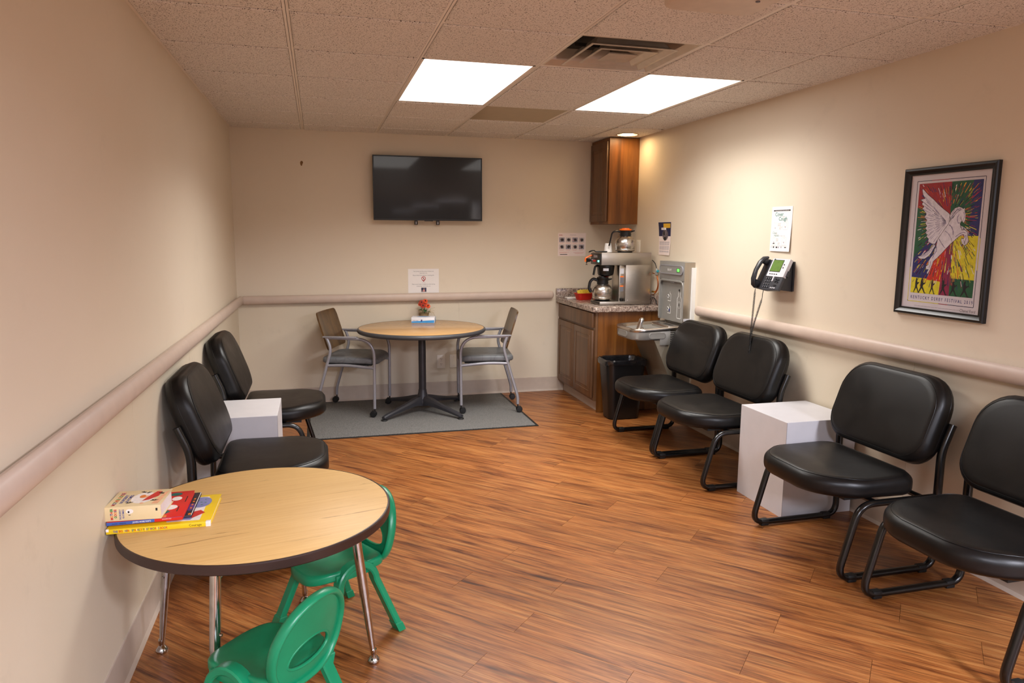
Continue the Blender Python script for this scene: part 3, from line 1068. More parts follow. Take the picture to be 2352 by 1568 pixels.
def build_books():
    z = KZ + 0.0004
    SP = (R(90), 0, 0)
    # yellow first words book, lowest
    t, a, b_, h = book('picture_book', 'yellow hardcover first words picture book at the bottom of the stack', 0.008, 0.312, -4.106, -3.852, z, z + 0.016, -1.0, 'book_yellow')
    s1 = 'THE BIG SHINY SPARKLY FIRST WORDS BOOK'
    pal = ['c_blue', 'c_red', 'c_green', 'c_purple', 'c_pale']
    cols = []
    for i, ch in enumerate(s1):
        cols.append([0, 0, 0, 0, 1, 1, 1, 0, 4, 3, 0, 1, 4, 0, 0, 2, 1, 4, 3, 2, 1, 0, 2, 1, 4, 0, 2, 0, 3, 2, 1, 4, 0, 0, 1, 1, 3, 1][i])
    text(t, s1, 0.0105, pal, (-a + 0.02, -b_ - 0.0004, 0.0042), SP, cols=cols, xs=0.72, thick=0.0002, name='title_lettering')
    text(t, 'Courage', 0.0115, 'c_black', (a - 0.064, -b_ - 0.0004, 0.0044), SP, xs=0.95, name='publisher_lettering')
    polys(t, 'cover_print', 'c_white', [rrect(0.10, 0.215, 0.004, 3, a - 0.085, 0.0)], h + 0.0003)
    polys(t, 'cover_print', 'c_lav', [ellipse(0.033, 0.05, 20, a - 0.055, 0.055)], h + 0.0006)
    polys(t, 'cover_print', 'c_green', [ellipse(0.004, 0.0025, 8, a - 0.055 + dx, 0.055 + dy) for dx, dy in ((-0.012, 0.02), (0.01, 0.025), (0.0, 0.0), (0.014, -0.005), (-0.014, -0.015), (0.005, -0.025))], h + 0.0009)
    polys(t, 'cover_print', 'c_lav', [[(a - 0.105, -0.09), (a - 0.075, -0.06), (a - 0.06, -0.045), (a - 0.052, -0.06), (a - 0.065, -0.1)]], h + 0.0006)
    polys(t, 'cover_print', 'c_red', [[(a - 0.075, -0.035), (a - 0.045, -0.02), (a - 0.028, -0.045), (a - 0.06, -0.085), (a - 0.072, -0.08)]], h + 0.0009)
    polys(t, 'cover_print', 'c_pale', [ellipse(0.01, 0.008, 12, a - 0.09, 0.03), ellipse(0.01, 0.008, 12, a - 0.092, 0.012)], h + 0.0006)
    M().box(a - 0.014, a + 0.0006, -b_ - 0.0007, -b_ + 0.012, -0.0003, h + 0.0008, 0.0006).obj('worn_corner', 'c_white', t)
    M().box(-a - 0.0005, -a + 0.008, -b_ - 0.0006, -b_ + 0.004, 0.008, h + 0.0006, 0.0005).obj('worn_corner', 'c_white', t)
    z += h + 0.0012
    # thin dark book
    t, a, b_, h = book('picture_book', 'thin dark purple picture book lying under the red one', 0.03, 0.247, -4.062, -3.842, z, z + 0.006, 0, 'book_dark', 0.001)
    polys(t, 'cover_print', 'c_purple', [ellipse(0.012, 0.035, 14, a - 0.014, -0.03)], h + 0.0003)
    polys(t, 'cover_print', 'c_orange', [rrect(0.006, 0.012, 0.001, 2, a - 0.012, dy) for dy in (-0.04, -0.01, 0.02, 0.045)] + [ellipse(0.005, 0.009, 10, a - 0.008, -0.095)], h + 0.0006)
    rects(t, 'cover_print', 'c_white', [(a - 0.003, a - 0.0005, -b_ + 0.004, b_ - 0.002)], h + 0.0003)
    z += h + 0.0012
    # red book with a blue spine
    t, a, b_, h = book('picture_book', 'red hardcover picture book with a blue and red spine', 0.006, 0.226, -4.094, -3.848, z, z + 0.010, 0, 'book_red', 0.002, 'book_blue')
    text(t, 'JOVITA WORE PANTS', 0.0075, 'c_white', (-0.035, -b_ - 0.0004, 0.0028), SP, xs=0.72, name='title_lettering', thick=0.0001)
    text(t, 'SALAZAR  \u2022  MENDOZA', 0.005, 'c_black', (-a + 0.016, -b_ - 0.0004, 0.003), SP, xs=0.75, name='author_lettering')
    M().box(0.028, a, -b_ - 0.0003, -b_ + 0.003, 0.0002, h - 0.0002).obj('spine_print', 'book_red', t, smooth=False)
    text(t, 'SCHOLASTIC PRESS', 0.0045, 'c_white', (0.05, -b_ - 0.0005, 0.0055), SP, xs=0.7, name='publisher_lettering')
    polys(t, 'cover_print', 'c_teal', [ellipse(0.02, 0.016, 16, a - 0.055, 0.095), [(a - 0.10, -0.09), (a - 0.055, -0.055), (a - 0.045, -0.07), (a - 0.08, -0.115)]], h + 0.0003)
    polys(t, 'cover_print', 'c_white', [ellipse(0.016, 0.02, 14, a - 0.045, 0.05), ellipse(0.02, 0.022, 14, a - 0.05, -0.03)], h + 0.0005)
    polys(t, 'cover_print', 'c_orange', [[(a - 0.09, -0.118), (a - 0.05, -0.118), (a - 0.05, -0.1), (a - 0.085, -0.085)]], h + 0.0005)
    polys(t, 'cover_print', 'ink_black', [rrect(0.003, 0.045, 0.001, 2, a - 0.026, -0.05), rrect(0.003, 0.055, 0.001, 2, a - 0.014, 0.04)], h + 0.0005)
    z += h + 0.0012
    # thick nursery rhyme book on top
    t, a, b_, h = book('picture_book', 'thick cream nursery rhyme book on top of the stack', 0.006, 0.170, -4.092, -3.945, z, z + 0.046, -4, 'book_cream', 0.0025)
    pal = ['c_red', 'c_green', 'c_blue', 'c_orange', 'c_purple']
    UP = Euler((R(90), 0, 0)).to_matrix() @ Euler((0, 0, R(90))).to_matrix()
    UP = UP.to_euler()
    text(t, 'MOTHER', 0.0105, pal, (-a + 0.024, -b_ - 0.0005, 0.005), UP, cols=[0, 3, 2, 0, 1, 1], xs=0.86, thick=0.0004, name='title_lettering')
    text(t, 'GOOSE', 0.0105, pal, (-a + 0.035, -b_ - 0.0005, 0.010), UP, cols=[1, 0, 3, 4, 0], xs=0.82, thick=0.0004, name='title_lettering')
    text(t, 'NURSERY', 0.0085, 'c_blue', (-a + 0.048, -b_ - 0.0005, 0.005), UP, xs=0.92, thick=0.0001, name='title_lettering')
    text(t, 'RHYMES', 0.0085, 'c_blue', (-a + 0.057, -b_ - 0.0005, 0.008), UP, xs=0.95, thick=0.0001, name='title_lettering')
    b = M()
    for p, zz in (((ellipse(0.011, 0.008, 16, -0.009, 0.030)), 0.0),):
        b.flat([(x, y) for x, y in p], 0.0)
    b.obj('spine_print', 'c_white', t, smooth=False, loc=(0, -b_ - 0.0004, 0), rot=SP)
    M().flat(ellipse(0.003, 0.0035, 10, -0.012, 0.028)).flat(rrect(0.006, 0.0018, 0.0003, 2, -0.010, 0.018)).flat(rrect(0.0055, 0.009, 0.0005, 2, a - 0.012, 0.032)).obj('spine_print', 'c_black', t, smooth=False, loc=(0, -b_ - 0.0007, 0), rot=SP)
    A90 = (0, 0, R(90))
    text(t, 'MOTHER GOOSE', 0.0165, pal, (-a + 0.026, -b_ + 0.012, h + 0.0004), A90, cols=[0, 2, 1, 0, 3, 1, 0, 3, 1, 0, 4, 0], xs=0.93, thick=0.0005, name='title_lettering')
    text(t, 'NURSERY', 0.0145, 'c_blue', (-a + 0.043, -b_ + 0.030, h + 0.0004), A90, xs=1.25, thick=0.0003, name='title_lettering')
    text(t, 'RHYMES', 0.0145, 'c_blue', (-a + 0.058, -b_ + 0.038, h + 0.0004), A90, xs=1.25, thick=0.0003, name='title_lettering')
    polys(t, 'cover_print', 'c_white', [ellipse(0.035, 0.05, 24, 0.012, 0.0)], h + 0.0002)
    polys(t, 'cover_print', 'c_red', [[(0.015, -0.03), (0.035, -0.02), (0.055, 0.01), (0.058, 0.05), (0.04, 0.055), (0.028, 0.02)]], h + 0.0006)
    polys(t, 'cover_print', 'c_skin', [ellipse(0.012, 0.011, 14, 0.016, 0.008), ellipse(0.006, 0.006, 10, 0.02, -0.05), ellipse(0.006, 0.006, 10, 0.046, 0.064), [(0.05, -0.06), (0.07, -0.06), (0.075, 0.0), (0.078, 0.06), (0.066, 0.04)]], h + 0.0005)
    polys(t, 'cover_print', 'c_orange', [ellipse(0.009, 0.014, 12, 0.007, 0.012)], h + 0.0007)
    polys(t, 'cover_print', 'c_black', [blob(-0.018, -0.042, CROW, 0.011, 0.5), blob(-0.002, 0.052, CROW, 0.010, -0.6), blob(0.018, 0.046, CROW, 0.009, 0.9), blob(0.052, -0.03, CROW, 0.012, 0.1), blob(0.056, 0.035, CROW, 0.012, -0.7)], h + 0.0009)


build_books()


# ================================================================== green stacking chairs
def make_green_chair():
    t = thing('child_chair', 'green plastic child chair', 'chair')

    def so(i):
        p = rrect(0.300 - 2 * i, 0.262 - 2 * i, (0.10, 0.10, 0.05, 0.05), 8, 0.0, 0)
        return p

    def sd(x, y, z):
        u = x / 0.145
        v = y / 0.14
        dish = -0.016 * (1 - min(1, v * v)) * (1 - min(1, u * u))
        return (x, y, 0.246 + z + dish + 0.012 * v * v - 0.035 * max(0, u - 0.55) ** 2 * 2)
    M().cushion(so, 0.036, 0.014, 0.0, sd, 4, 7, 0.006).obj('seat', 'green_plastic', t, ang=70)
    # backrest shell with an oval opening above the seat
    rk = R(12.5)

    def bd(u, v, d):
        x = -0.150 - math.sin(rk) * v - d * math.cos(rk) + 0.9 * u * u
        z = 0.240 + math.cos(rk) * v - d * math.sin(rk)
        return Vector((x, u, z))
    n = 48
    out, hole = [], []
    for i in range(n):
        a = 2 * PI * i / n
        c, s = math.cos(a), math.sin(a)
        ex = 2.6 if s < 0 else 2.1
        out.append((0.134 * (1 if c > 0 else -1) * abs(c) ** (2 / ex) * (1.0 - 0.07 * max(0, s)), 0.134 + 0.134 * (1 if s > 0 else -1) * abs(s) ** (2 / ex)))
        hole.append((0.082 * c, 0.082 + (0.032 if s < 0 else 0.056) * s))
    rings = []
    for k in range(5):
        f = k / 4
        rings.append([bd(o[0] * (1 - f) + h[0] * f, o[1] * (1 - f) + h[1] * f, 0.0) for o, h in zip(out, hole)])
    for k in range(5):
        f = 1 - k / 4
        rings.append([bd(o[0] * (1 - f) + h[0] * f, o[1] * (1 - f) + h[1] * f, 0.008) for o, h in zip(out, hole)])
    bk = M().loft(rings, loop=True).obj('backrest', 'green_plastic', t, ang=50)
    M().tube([bd(u, v, 0.004) for u, v in out], 0.010, 12, rx=0.017, up=(1, 0, 0), closed=True).obj('back_rim', 'green_plastic', bk, ang=70)
    M().tube([bd(u, v, 0.004) for u, v in hole], 0.005, 8, rx=0.006, up=(1, 0, 0), closed=True).obj('hole_rim', 'green_plastic', bk, ang=70)
    for s in (-1, 1):
        path = []
        pf, pr = Vector((0.150, s * 0.176, 0.0)), Vector((-0.165, s * 0.176, 0.0))
        af, ar = Vector((0.068, s * 0.138, 0.222)), Vector((-0.084, s * 0.138, 0.222))
        for k in range(6):
            path.append(pf.lerp(af, k / 6))
        mid = (af + ar) / 2
        for k in range(13):
            a = PI * k / 12
            path.append(Vector((mid.x + 0.076 * math.cos(a), s * (0.138 - 0.008 * math.sin(a)), 0.222 + 0.072 * math.sin(a))))
        for k in range(1, 7):
            path.append(ar.lerp(pr, k / 6))
        # a flat band swept along the arch
        rings = []
        for i, p in enumerate(path):
            tg = (path[min(i + 1, len(path) - 1)] - path[max(i - 1, 0)]).normalized()
            nr = tg.cross(Vector((0, 1, 0))).normalized()
            wv = Vector((0, 1, 0))
            hw, ht = 0.021, 0.0125
            rings.append([p + wv * (hw * a_) + nr * (ht * b_) for a_, b_ in ((-1, -0.6), (-0.8, -1), (0.8, -1), (1, -0.6), (1, 0.6), (0.8, 1), (-0.8, 1), (-1, 0.6))])
        lg = M().loft(rings).obj('leg_arch', 'green_plastic', t, ang=35)
        for p, q in ((pf, af), (pr, ar)):
            d = (q - p).normalized()
            r = []
            for hgt, k in ((0.0, 1.0), (0.03, 1.0), (0.034, 0.92)):
                c = p + d * (hgt / d.z)
                r.append([Vector((c.x + k * a_ * 0.0155, c.y + k * b_ * 0.0228, hgt)) for a_, b_ in ((-1, -1), (1, -1), (1, 1), (-1, 1))])
            M().loft(r).obj('foot', 'green_plastic', lg, smooth=False)
        # web joining the arch to the seat
        M().box(-0.085, 0.075, min(s * 0.118, s * 0.138), max(s * 0.118, s * 0.138), 0.248, 0.276, 0.004).obj('side_web', 'green_plastic', t)
    return t


g1 = make_green_chair()
g1.location = (0.696, -3.838, 0)
g1.rotation_euler = (0, 0, R(210))
g1['label'] = 'green plastic child chair pushed under the far side of the low round table'
g1['group'] = 'green child chairs'
g2 = copy_tree(g1)
g2.location = (0.484, -4.410, 0)
g2.rotation_euler = (0, 0, R(138.5))
g2['label'] = 'nearest green plastic child chair, cut off at the bottom edge of the photo'


# ================================================================== round meeting table, mat and chairs
def build_meeting():
    t = thing('floor_mat', 'grey carpet floor mat with dark rubber border under the round table', 'floor mat', (1.432, -0.632, 0))
    a, b_ = 0.88, 0.604
    M().box(-a, a, -b_, b_, 0, 0.003, 0.001).obj('rubber_border', 'black_rubber', t)
    M().box(-a + 0.022, a - 0.022, -b_ + 0.022, b_ - 0.022, 0.002, 0.006, 0.0015).obj('carpet', 'mat_carpet', t)
    Z0 = 0.006
    t = thing('round_table', 'round oak-topped table with dark pedestal at the back wall', 'table', (1.4925, -0.546, Z0))
    TR, TZ = 0.521, 0.719 - Z0
    M().lathe([(TR - 0.004, TZ - 0.028), (TR - 0.004, TZ - 0.001), (TR - 0.006, TZ)], n=96).obj('table_top', 'table_oak', t, rot=(0, 0, R(-35)))
    M().lathe([(TR - 0.0045, TZ - 0.036), (TR + 0.001, TZ - 0.035), (TR + 0.009, TZ - 0.027), (TR + 0.011, TZ - 0.018), (TR + 0.009, TZ - 0.009), (TR + 0.001, TZ - 0.001), (TR - 0.004, TZ + 0.0003)], n=96, cap0=False, cap1=False).obj('edge_band', 'grey_edge', t)
    M().lathe([(0.031, 0.10), (0.031, TZ - 0.04)], n=28).obj('column', 'charcoal_metal', t)
    M().lathe([(0.11, TZ - 0.034), (0.11, TZ - 0.04), (0.045, TZ - 0.06), (0.033, TZ - 0.09)], n=28).obj('top_spider', 'charcoal_metal', t)
    M().lathe([(0.02, 0.055), (0.05, 0.06), (0.055, 0.085), (0.046, 0.125), (0.036, 0.16), (0.033, 0.185)], n=28).obj('hub', 'charcoal_metal', t)
    for a_ in (218, -54, 39, 126):
        rings = []
        for k, (r, zc, hw, hh) in enumerate(((0.02, 0.092, 0.036, 0.042), (0.10, 0.092, 0.030, 0.030), (0.20, 0.074, 0.025, 0.021), (0.33, 0.050, 0.022, 0.015), (0.42, 0.034, 0.021, 0.013), (0.45, 0.026, 0.018, 0.010))):
            rings.append([Vector((r, hw * u, zc + hh * v)) for u, v in ((-1, -1), (1, -1), (1, 0.3), (0.6, 1), (-0.6, 1), (-1, 0.3))])
        m = Matrix.Rotation(R(a_), 4, 'Z')
        arm = M().loft([[m @ p for p in r] for r in rings]).obj('base_arm', 'charcoal_metal', t, ang=30)
        p = m @ Vector((0.44, 0, 0))
        M().lathe([(0.0065, 0.022), (0.0065, 0.012), (0.023, 0.010), (0.026, 0.004), (0.024, 0.0)], p, 20).obj('foot', 'black_rubber', arm)
    return Z0


Z0 = build_meeting()


def make_caster_chair():
    t = thing('caster_chair', 'wooden-backed arm chair on casters', 'chair')

    def so(i):
        return rrect(0.46 - 2 * i, 0.47 - 2 * i, (0.09, 0.09, 0.06, 0.06), 7, 0.02, 0)

    def sd(x, y, z):
        u = (x + 0.21) / 0.46
        return (x, y, 0.432 + z + (0.014 * (u - 0.5) * (1 if u > 0.5 else -0.6)) - 0.02 * max(0, u - 0.8) * 4 * u + (-0.008 * math.cos(y / 0.235 * PI / 2) if z > 0.03 else 0))
    st = M().cushion(so, 0.052, 0.02, 0.008, sd, 4, 5, 0.014).obj('seat', 'seat_fabric', t, ang=75)
    M().box(-0.18, 0.2, -0.19, 0.19, 0.415, 0.434, 0.004).obj('seat_pan', 'black_matte', t)
    # plywood back, curved, leaned
    tl = R(17)
    n = 14
    f, bkk = [], []

    def bp(u, v, d):
        cx = -0.168 - math.sin(tl) * v + 0.30 * u * u + d * math.cos(tl)
        return Vector((cx, u, 0.535 + math.cos(tl) * v + d * math.sin(tl)))
    ol = rrect(0.452, 0.322, (0.035, 0.03, 0.03, 0.035), 6, 0, 0.161)
    rings = []
    for d, ins in ((0.0, 0.5), (0.0, 0.0), (0.013, 0.0), (0.013, 0.5)):
        rr = []
        for u, v in ol:
            rr.append(bp(u, v, d))
        rings.append(rr)
    b = M()
    # grid surface so the curve is smooth
    nu, nv = 16, 6
    gr = {}
    for side, d in ((0, 0.0), (1, 0.013)):
        for i in range(nu + 1):
            for j in range(nv + 1):
                u = -0.226 + 0.452 * i / nu
                v = 0.322 * j / nv
                # round the corners by pulling them in
                cu, cv = abs(u) - (0.226 - 0.04), abs(v - 0.161) - (0.161 - 0.04)
                if cu > 0 and cv > 0:
                    L = math.hypot(cu, cv)
                    m_ = max(cu, cv)
                    u -= math.copysign(cu - cu * m_ / L, u)
                    v -= math.copysign(cv - cv * m_ / L, v - 0.161)
                gr[side, i, j] = b.bm.verts.new(bp(u, v, d))
    for i in range(nu):
        for j in range(nv):
            b._f((gr[0, i, j], gr[0, i + 1, j], gr[0, i + 1, j + 1], gr[0, i, j + 1]))
            b._f((gr[1, i, j], gr[1, i, j + 1], gr[1, i + 1, j + 1], gr[1, i + 1, j]))
    per = [(i, 0) for i in range(nu)] + [(nu, j) for j in range(nv)] + [(i, nv) for i in range(nu, 0, -1)] + [(0, j) for j in range(nv, 0, -1)]
    for k in range(len(per)):
        p, q = per[k], per[(k + 1) % len(per)]
        b._f((gr[0, *p], gr[1, *p], gr[1, *q], gr[0, *q]))
    bk = b.obj('backrest', 'ply_back', t, ang=40)
    for s in (-1, 1):
        M().lathe([(0.006, 0.0), (0.005, 0.003), (0.001, 0.0035)], (0, 0, 0), 10, mtx=Matrix.Translation(bp(s * 0.19, 0.06, 0.013)) @ Matrix.Rotation(R(80), 4, 'Y')).obj('screw', 'ink_black', bk)
    for s in (-1, 1):
        y = s * 0.240
        # front leg that bends back into the arm
        path = fillet([(0.232, y, 0.07), (0.238, y, 0.640), (-0.165, y, 0.648)], 0.15, 10)
        M().tube(path, 0.0125, 10, rx=0.0105, up=(0, 1, 0)).obj('front_leg_and_arm', 'silver_paint', t, ang=60)
        M().box(-0.185, 0.10, y - 0.016, y + 0.016, 0.648, 0.660, 0.005).obj('arm_pad', 'silver_paint', t)
        path = fillet([(-0.245, y, 0.07), (-0.245, y, 0.13), (-0.118, y, 0.555), (-0.155, y, 0.655)], [0.03, 0.05], 5)
        M().tube(path, 0.0125, 10, rx=0.0105, up=(0, 1, 0)).obj('rear_leg', 'silver_paint', t, ang=60)
        M().tube(fillet([(0.234, y, 0.405), (0.0, y, 0.425), (-0.15, y, 0.418)], 0.1, 4), 0.0125, 10, rx=0.010, up=(0, 1, 0)).obj('seat_rail', 'silver_paint', t, ang=60)
        for x in (0.232, -0.245):
            cs = M()
            cs.lathe([(0.006, 0.05), (0.006, 0.075), (0.010, 0.075), (0.010, 0.08)], (x, y, 0), 12)
            cs.box(x - 0.024, x + 0.004, y - 0.005, y + 0.005, 0.028, 0.056, 0.004)
            c_ = cs.obj('caster', 'caster_black', t)
            for w_ in (-1, 1):
                M().lathe([(0.010, -0.0095), (0.022, -0.009), (0.0265, -0.003), (0.0265, 0.003), (0.022, 0.009), (0.010, 0.0095)], (0, 0, 0), 22, mtx=Matrix.Translation((x - 0.012, y + w_ * 0.013, 0.0265)) @ Matrix.Rotation(R(90), 4, 'X')).obj('wheel', 'caster_black', c_)
    for x in (-0.14, 0.15):
        M().box(x - 0.012, x + 0.012, -0.24, 0.24, 0.404, 0.418, 0.003).obj('cross_bar', 'silver_paint', t)
    return t


c1 = make_caster_chair()
c1.location = (0.946, -0.373, Z0)
c1.rotation_euler = (0, 0, R(-20))
c1['label'] = 'grey-seated arm chair with wooden back on the left of the round table'
c1['group'] = 'caster chairs at the round table'
c2 = copy_tree(c1)
c2.location = (2.054, -0.514, Z0)
c2.rotation_euler = (0, 0, R(172))
c2['label'] = 'grey-seated arm chair with wooden back on the right of the round table'


def build_table_items():
    z = 0.7195
    # flat tissue box
    t = thing('tissue_box', 'flat white and blue tissue box lying on the round table', 'tissue box', (1.555, -0.215, z), (0, 0, R(-14)))
    a, b_, h = 0.101, 0.062, 0.049
    M().box(-a, a, -b_, b_, 0, h, 0.0015).obj('carton', 'tissue_white', t)
    for k in range(6):
        zz = 0.001 + 0.003 * k
    M().flat([(-a + 0.002, 0.002), (a - 0.002, 0.002), (a - 0.002, 0.026), (-a + 0.002, 0.014)]).obj('blue_print', 'tissue_blue', t, smooth=False, loc=(0, -b_ - 0.0004, 0), rot=(R(90), 0, 0))
    M().flat([(-0.018, 0.012), (-0.008, 0.013), (-0.004, 0.026), (-0.009, 0.031), (-0.017, 0.027)]).obj('blue_print', 'ink_blue', t, smooth=False, loc=(0, -b_ - 0.0007, 0), rot=(R(90), 0, 0))
    M().flat([(-b_ + 0.02, 0.002), (b_ - 0.002, 0.002), (b_ - 0.002, h - 0.002), (b_ - 0.03, h - 0.002)]).obj('blue_print', 'tissue_blue', t, smooth=False, loc=(a + 0.0004, 0, 0), rot=(R(90), 0, R(90)))
    text(t, 'FACIAL TISSUE', 0.010, 'ink_blue', (-a + 0.012, -b_ - 0.0007, 0.017), (R(90), 0, 0), xs=0.75, name='lettering')
    polys(t, 'opening_print', 'tissue_blue', [ellipse(0.06, 0.022, 24)], h + 0.0003)
    # small arrangement of orange flowers in a burlap-wrapped pot
    t = thing('flower_pot', 'small bunch of orange artificial flowers in a burlap-wrapped pot', 'flowers', (1.556, -0.085, z))
    t.location = (1.575, -0.10, z)
    M().lathe([(0.036, 0.0), (0.040, 0.03), (0.043, 0.062), (0.046, 0.068), (0.040, 0.069), (0.036, 0.05), (0.001, 0.05)], n=24).obj('pot', 'burlap', t)
    rnd = random.Random(3)
    for k in range(10):
        a = rnd.uniform(0, 2 * PI)
        p = Vector((0.034 * math.cos(a), 0.034 * math.sin(a), 0.06))
        q = p + Vector((math.cos(a) * rnd.uniform(0.03, 0.055), math.sin(a) * rnd.uniform(0.02, 0.035), rnd.uniform(0.0, 0.07)))
        e = q + Vector((math.cos(a) * 0.02, math.sin(a) * 0.01, rnd.uniform(-0.04, 0.01)))
        M().ptube([p, p.lerp(q, 0.6) + Vector((0, 0, 0.015)), q, e], [0.0016, 0.0014, 0.0012, 0.0008], 5).obj('raffia_strand', 'raffia', t)
    heads = [(-0.022, -0.018, 0.165, 0.030), (0.012, -0.012, 0.176, 0.027), (0.032, -0.020, 0.133, 0.030), (-0.012, -0.032, 0.137, 0.028), (-0.030, 0.004, 0.148, 0.026), (0.010, 0.02, 0.15, 0.026)]
    for i, (x, y, zz, r) in enumerate(heads):
        nrm = Vector((x * 6, y * 6 - 0.6, 0.5)).normalized()
        c = Vector((x, y, zz))
        M().ptube([Vector((x * 0.3, y * 0.3, 0.05)), c - nrm * 0.004], 0.002, 6).obj('stem', 'leaf', t)
        e1 = nrm.orthogonal().normalized()
        e2 = nrm.cross(e1)
        b = M()
        for ring_, (n_, rr, lift) in enumerate(((11, 1.0, 0.0), (9, 0.72, 0.006))):
            for k in range(n_):
                a = 2 * PI * (k + 0.5 * ring_) / n_ + i
                d = e1 * math.cos(a) + e2 * math.sin(a)
                s_ = nrm.cross(d)
                R_ = r * rr
                pts = [c + nrm * lift, c + d * R_ * 0.55 + s_ * R_ * 0.22 + nrm * (lift + 0.002), c + d * R_ - nrm * 0.001 + nrm * lift, c + d * R_ * 0.55 - s_ * R_ * 0.22 + nrm * (lift + 0.002)]
                v = [b.bm.verts.new(p) for p in pts]
                v2 = [b.bm.verts.new(p - nrm * 0.0012) for p in pts]
                b._f(v)
                b._f(v2[::-1])
                for j in range(4):
                    b._f((v[j], v2[j], v2[(j + 1) % 4], v[(j + 1) % 4]))
        hd = b.obj('flower_head', 'petal' if i % 3 else 'petal_dark', t, smooth=False)
        M().lathe([(0.001, 0.0), (0.007, 0.002), (0.006, 0.008), (0.001, 0.010)], (0, 0, 0), 10, mtx=Matrix.Translation(c + nrm * 0.004) @ nrm.to_track_quat('Z', 'Y').to_matrix().to_4x4()).obj('flower_centre', 'seed_brown', hd)
    for k, (a, el, L) in enumerate(((-0.6, 0.2, 0.06), (-2.4, 0.3, 0.055), (0.5, 0.6, 0.07), (2.3, 0.5, 0.06), (-1.5, 0.0, 0.05), (1.4, 0.9, 0.06), (-0.2, 0.9, 0.065))):
        base = Vector((0.012 * math.cos(a), 0.012 * math.sin(a), 0.085 + 0.035 * (k % 3) / 2))
        d = Vector((math.cos(a) * math.cos(el), math.sin(a) * math.cos(el), math.sin(el)))
        s_ = d.cross(Vector((0, 0, 1))).normalized()
        u_ = s_.cross(d)
        b = M()
        rg = []
        for f, w_ in ((0, 0.1), (0.25, 0.8), (0.5, 1.0), (0.75, 0.7), (1.0, 0.05)):
            c = base + d * L * f - Vector((0, 0, 0.02 * f * f))
            rg.append([c + s_ * 0.014 * w_, c + u_ * 0.0012, c - s_ * 0.014 * w_, c - u_ * 0.0012])
        b.loft(rg)
        b.obj('leaf', 'leaf', t, ang=60)


build_table_items()


# ================================================================== television and wall papers
def build_tv():
    t = thing('television', 'black flat television mounted on the back wall', 'television', (1.630, -0.0, 1.8795), (R(90 - 0.7), 0, 0))
    hw, hh = 0.480, 0.2755
    M().box(-hw, hw, -hh, hh, 0.062, 0.088, 0.004).obj('case', 'black_plastic', t)
    M().box(-0.30, 0.30, -0.2, 0.14, 0.040, 0.064, 0.006).obj('rear_housing', 'black_matte', t)
    b = M()
    for x0, x1, y0, y1 in ((-hw, hw, hh - 0.010, hh), (-hw, hw, -hh, -hh + 0.017), (-hw, -hw + 0.010, -hh + 0.017, hh - 0.010), (hw - 0.010, hw, -hh + 0.017, hh - 0.010)):
        b.box(x0, x1, y0, y1, 0.086, 0.0925, 0.001, 1)
    b.obj('bezel', 'black_plastic', t)
    M().box(-hw + 0.010, hw - 0.010, -hh + 0.017, hh - 0.010, 0.086, 0.0897).obj('screen', 'tv_screen', t, smooth=False)
    M().box(-0.04, 0.036, -hh - 0.006, -hh + 0.002, 0.072, 0.090, 0.002).obj('sensor_bar', 'black_plastic', t)
    for x in (-0.107, 0.087):
        br = M().box(x - 0.014, x + 0.014, -hh - 0.036, 0.15, 0.020, 0.042, 0.002).obj('wall_bracket', 'black_steel', t)
        M().box(x - 0.004, x + 0.004, -hh - 0.03, -hh - 0.008, 0.042, 0.044).obj('bracket_slot', 'phone_bezel', br, smooth=False)
    M().box(-0.2, 0.2, -0.12, 0.12, 0.007, 0.022).obj('wall_plate', 'black_steel', t, smooth=False)


build_tv()


def sheet(name, label, cat, loc, rot, w_, h_, curl=None, mt='paper', tilt=0.0, group=None):
    """a sheet of paper with a little curl: local x right, y up, z out"""
    t = thing(name, label, cat, loc, rot, group)
    nx, ny = 8, 10
    b = M()
    curl = curl or (lambda u, v: 0.0008)
    g = {}
    for s_, dz in ((0, 0.0), (1, 0.0005)):
        for i in range(nx + 1):
            for j in range(ny + 1):
                u, v = i / nx, j / ny
                g[s_, i, j] = b.bm.verts.new(((u - 0.5) * w_, (v - 0.5) * h_, curl(u, v) + dz))
    for i in range(nx):
        for j in range(ny):
            b._f((g[1, i, j], g[1, i + 1, j], g[1, i + 1, j + 1], g[1, i, j + 1]))
            b._f((g[0, i, j], g[0, i, j + 1], g[0, i + 1, j + 1], g[0, i + 1, j]))
    per = [(i, 0) for i in range(nx)] + [(nx, j) for j in range(ny)] + [(i, ny) for i in range(nx, 0, -1)] + [(0, j) for j in range(ny, 0, -1)]
    for k in range(len(per)):
        p, q = per[k], per[(k + 1) % len(per)]
        b._f((g[0, *p], g[0, *q], g[1, *q], g[1, *p]))
    b.obj('sheet', mt, t, ang=60)
    return t


def bend(o, w_, h_, curl, dz=0.0):
    """lay a flat print onto the curled sheet"""
    me = o.data
    mw = Matrix.LocRotScale(o.location, o.rotation_euler, o.scale)
    for v in me.vertices:
        p = mw @ v.co
        p.z += curl(min(max(p.x / w_ + 0.5, 0), 1), min(max(p.y / h_ + 0.5, 0), 1)) + dz
        v.co = p
    o.location = (0, 0, 0)
    o.rotation_euler = (0, 0, 0)
    o.scale = (1, 1, 1)


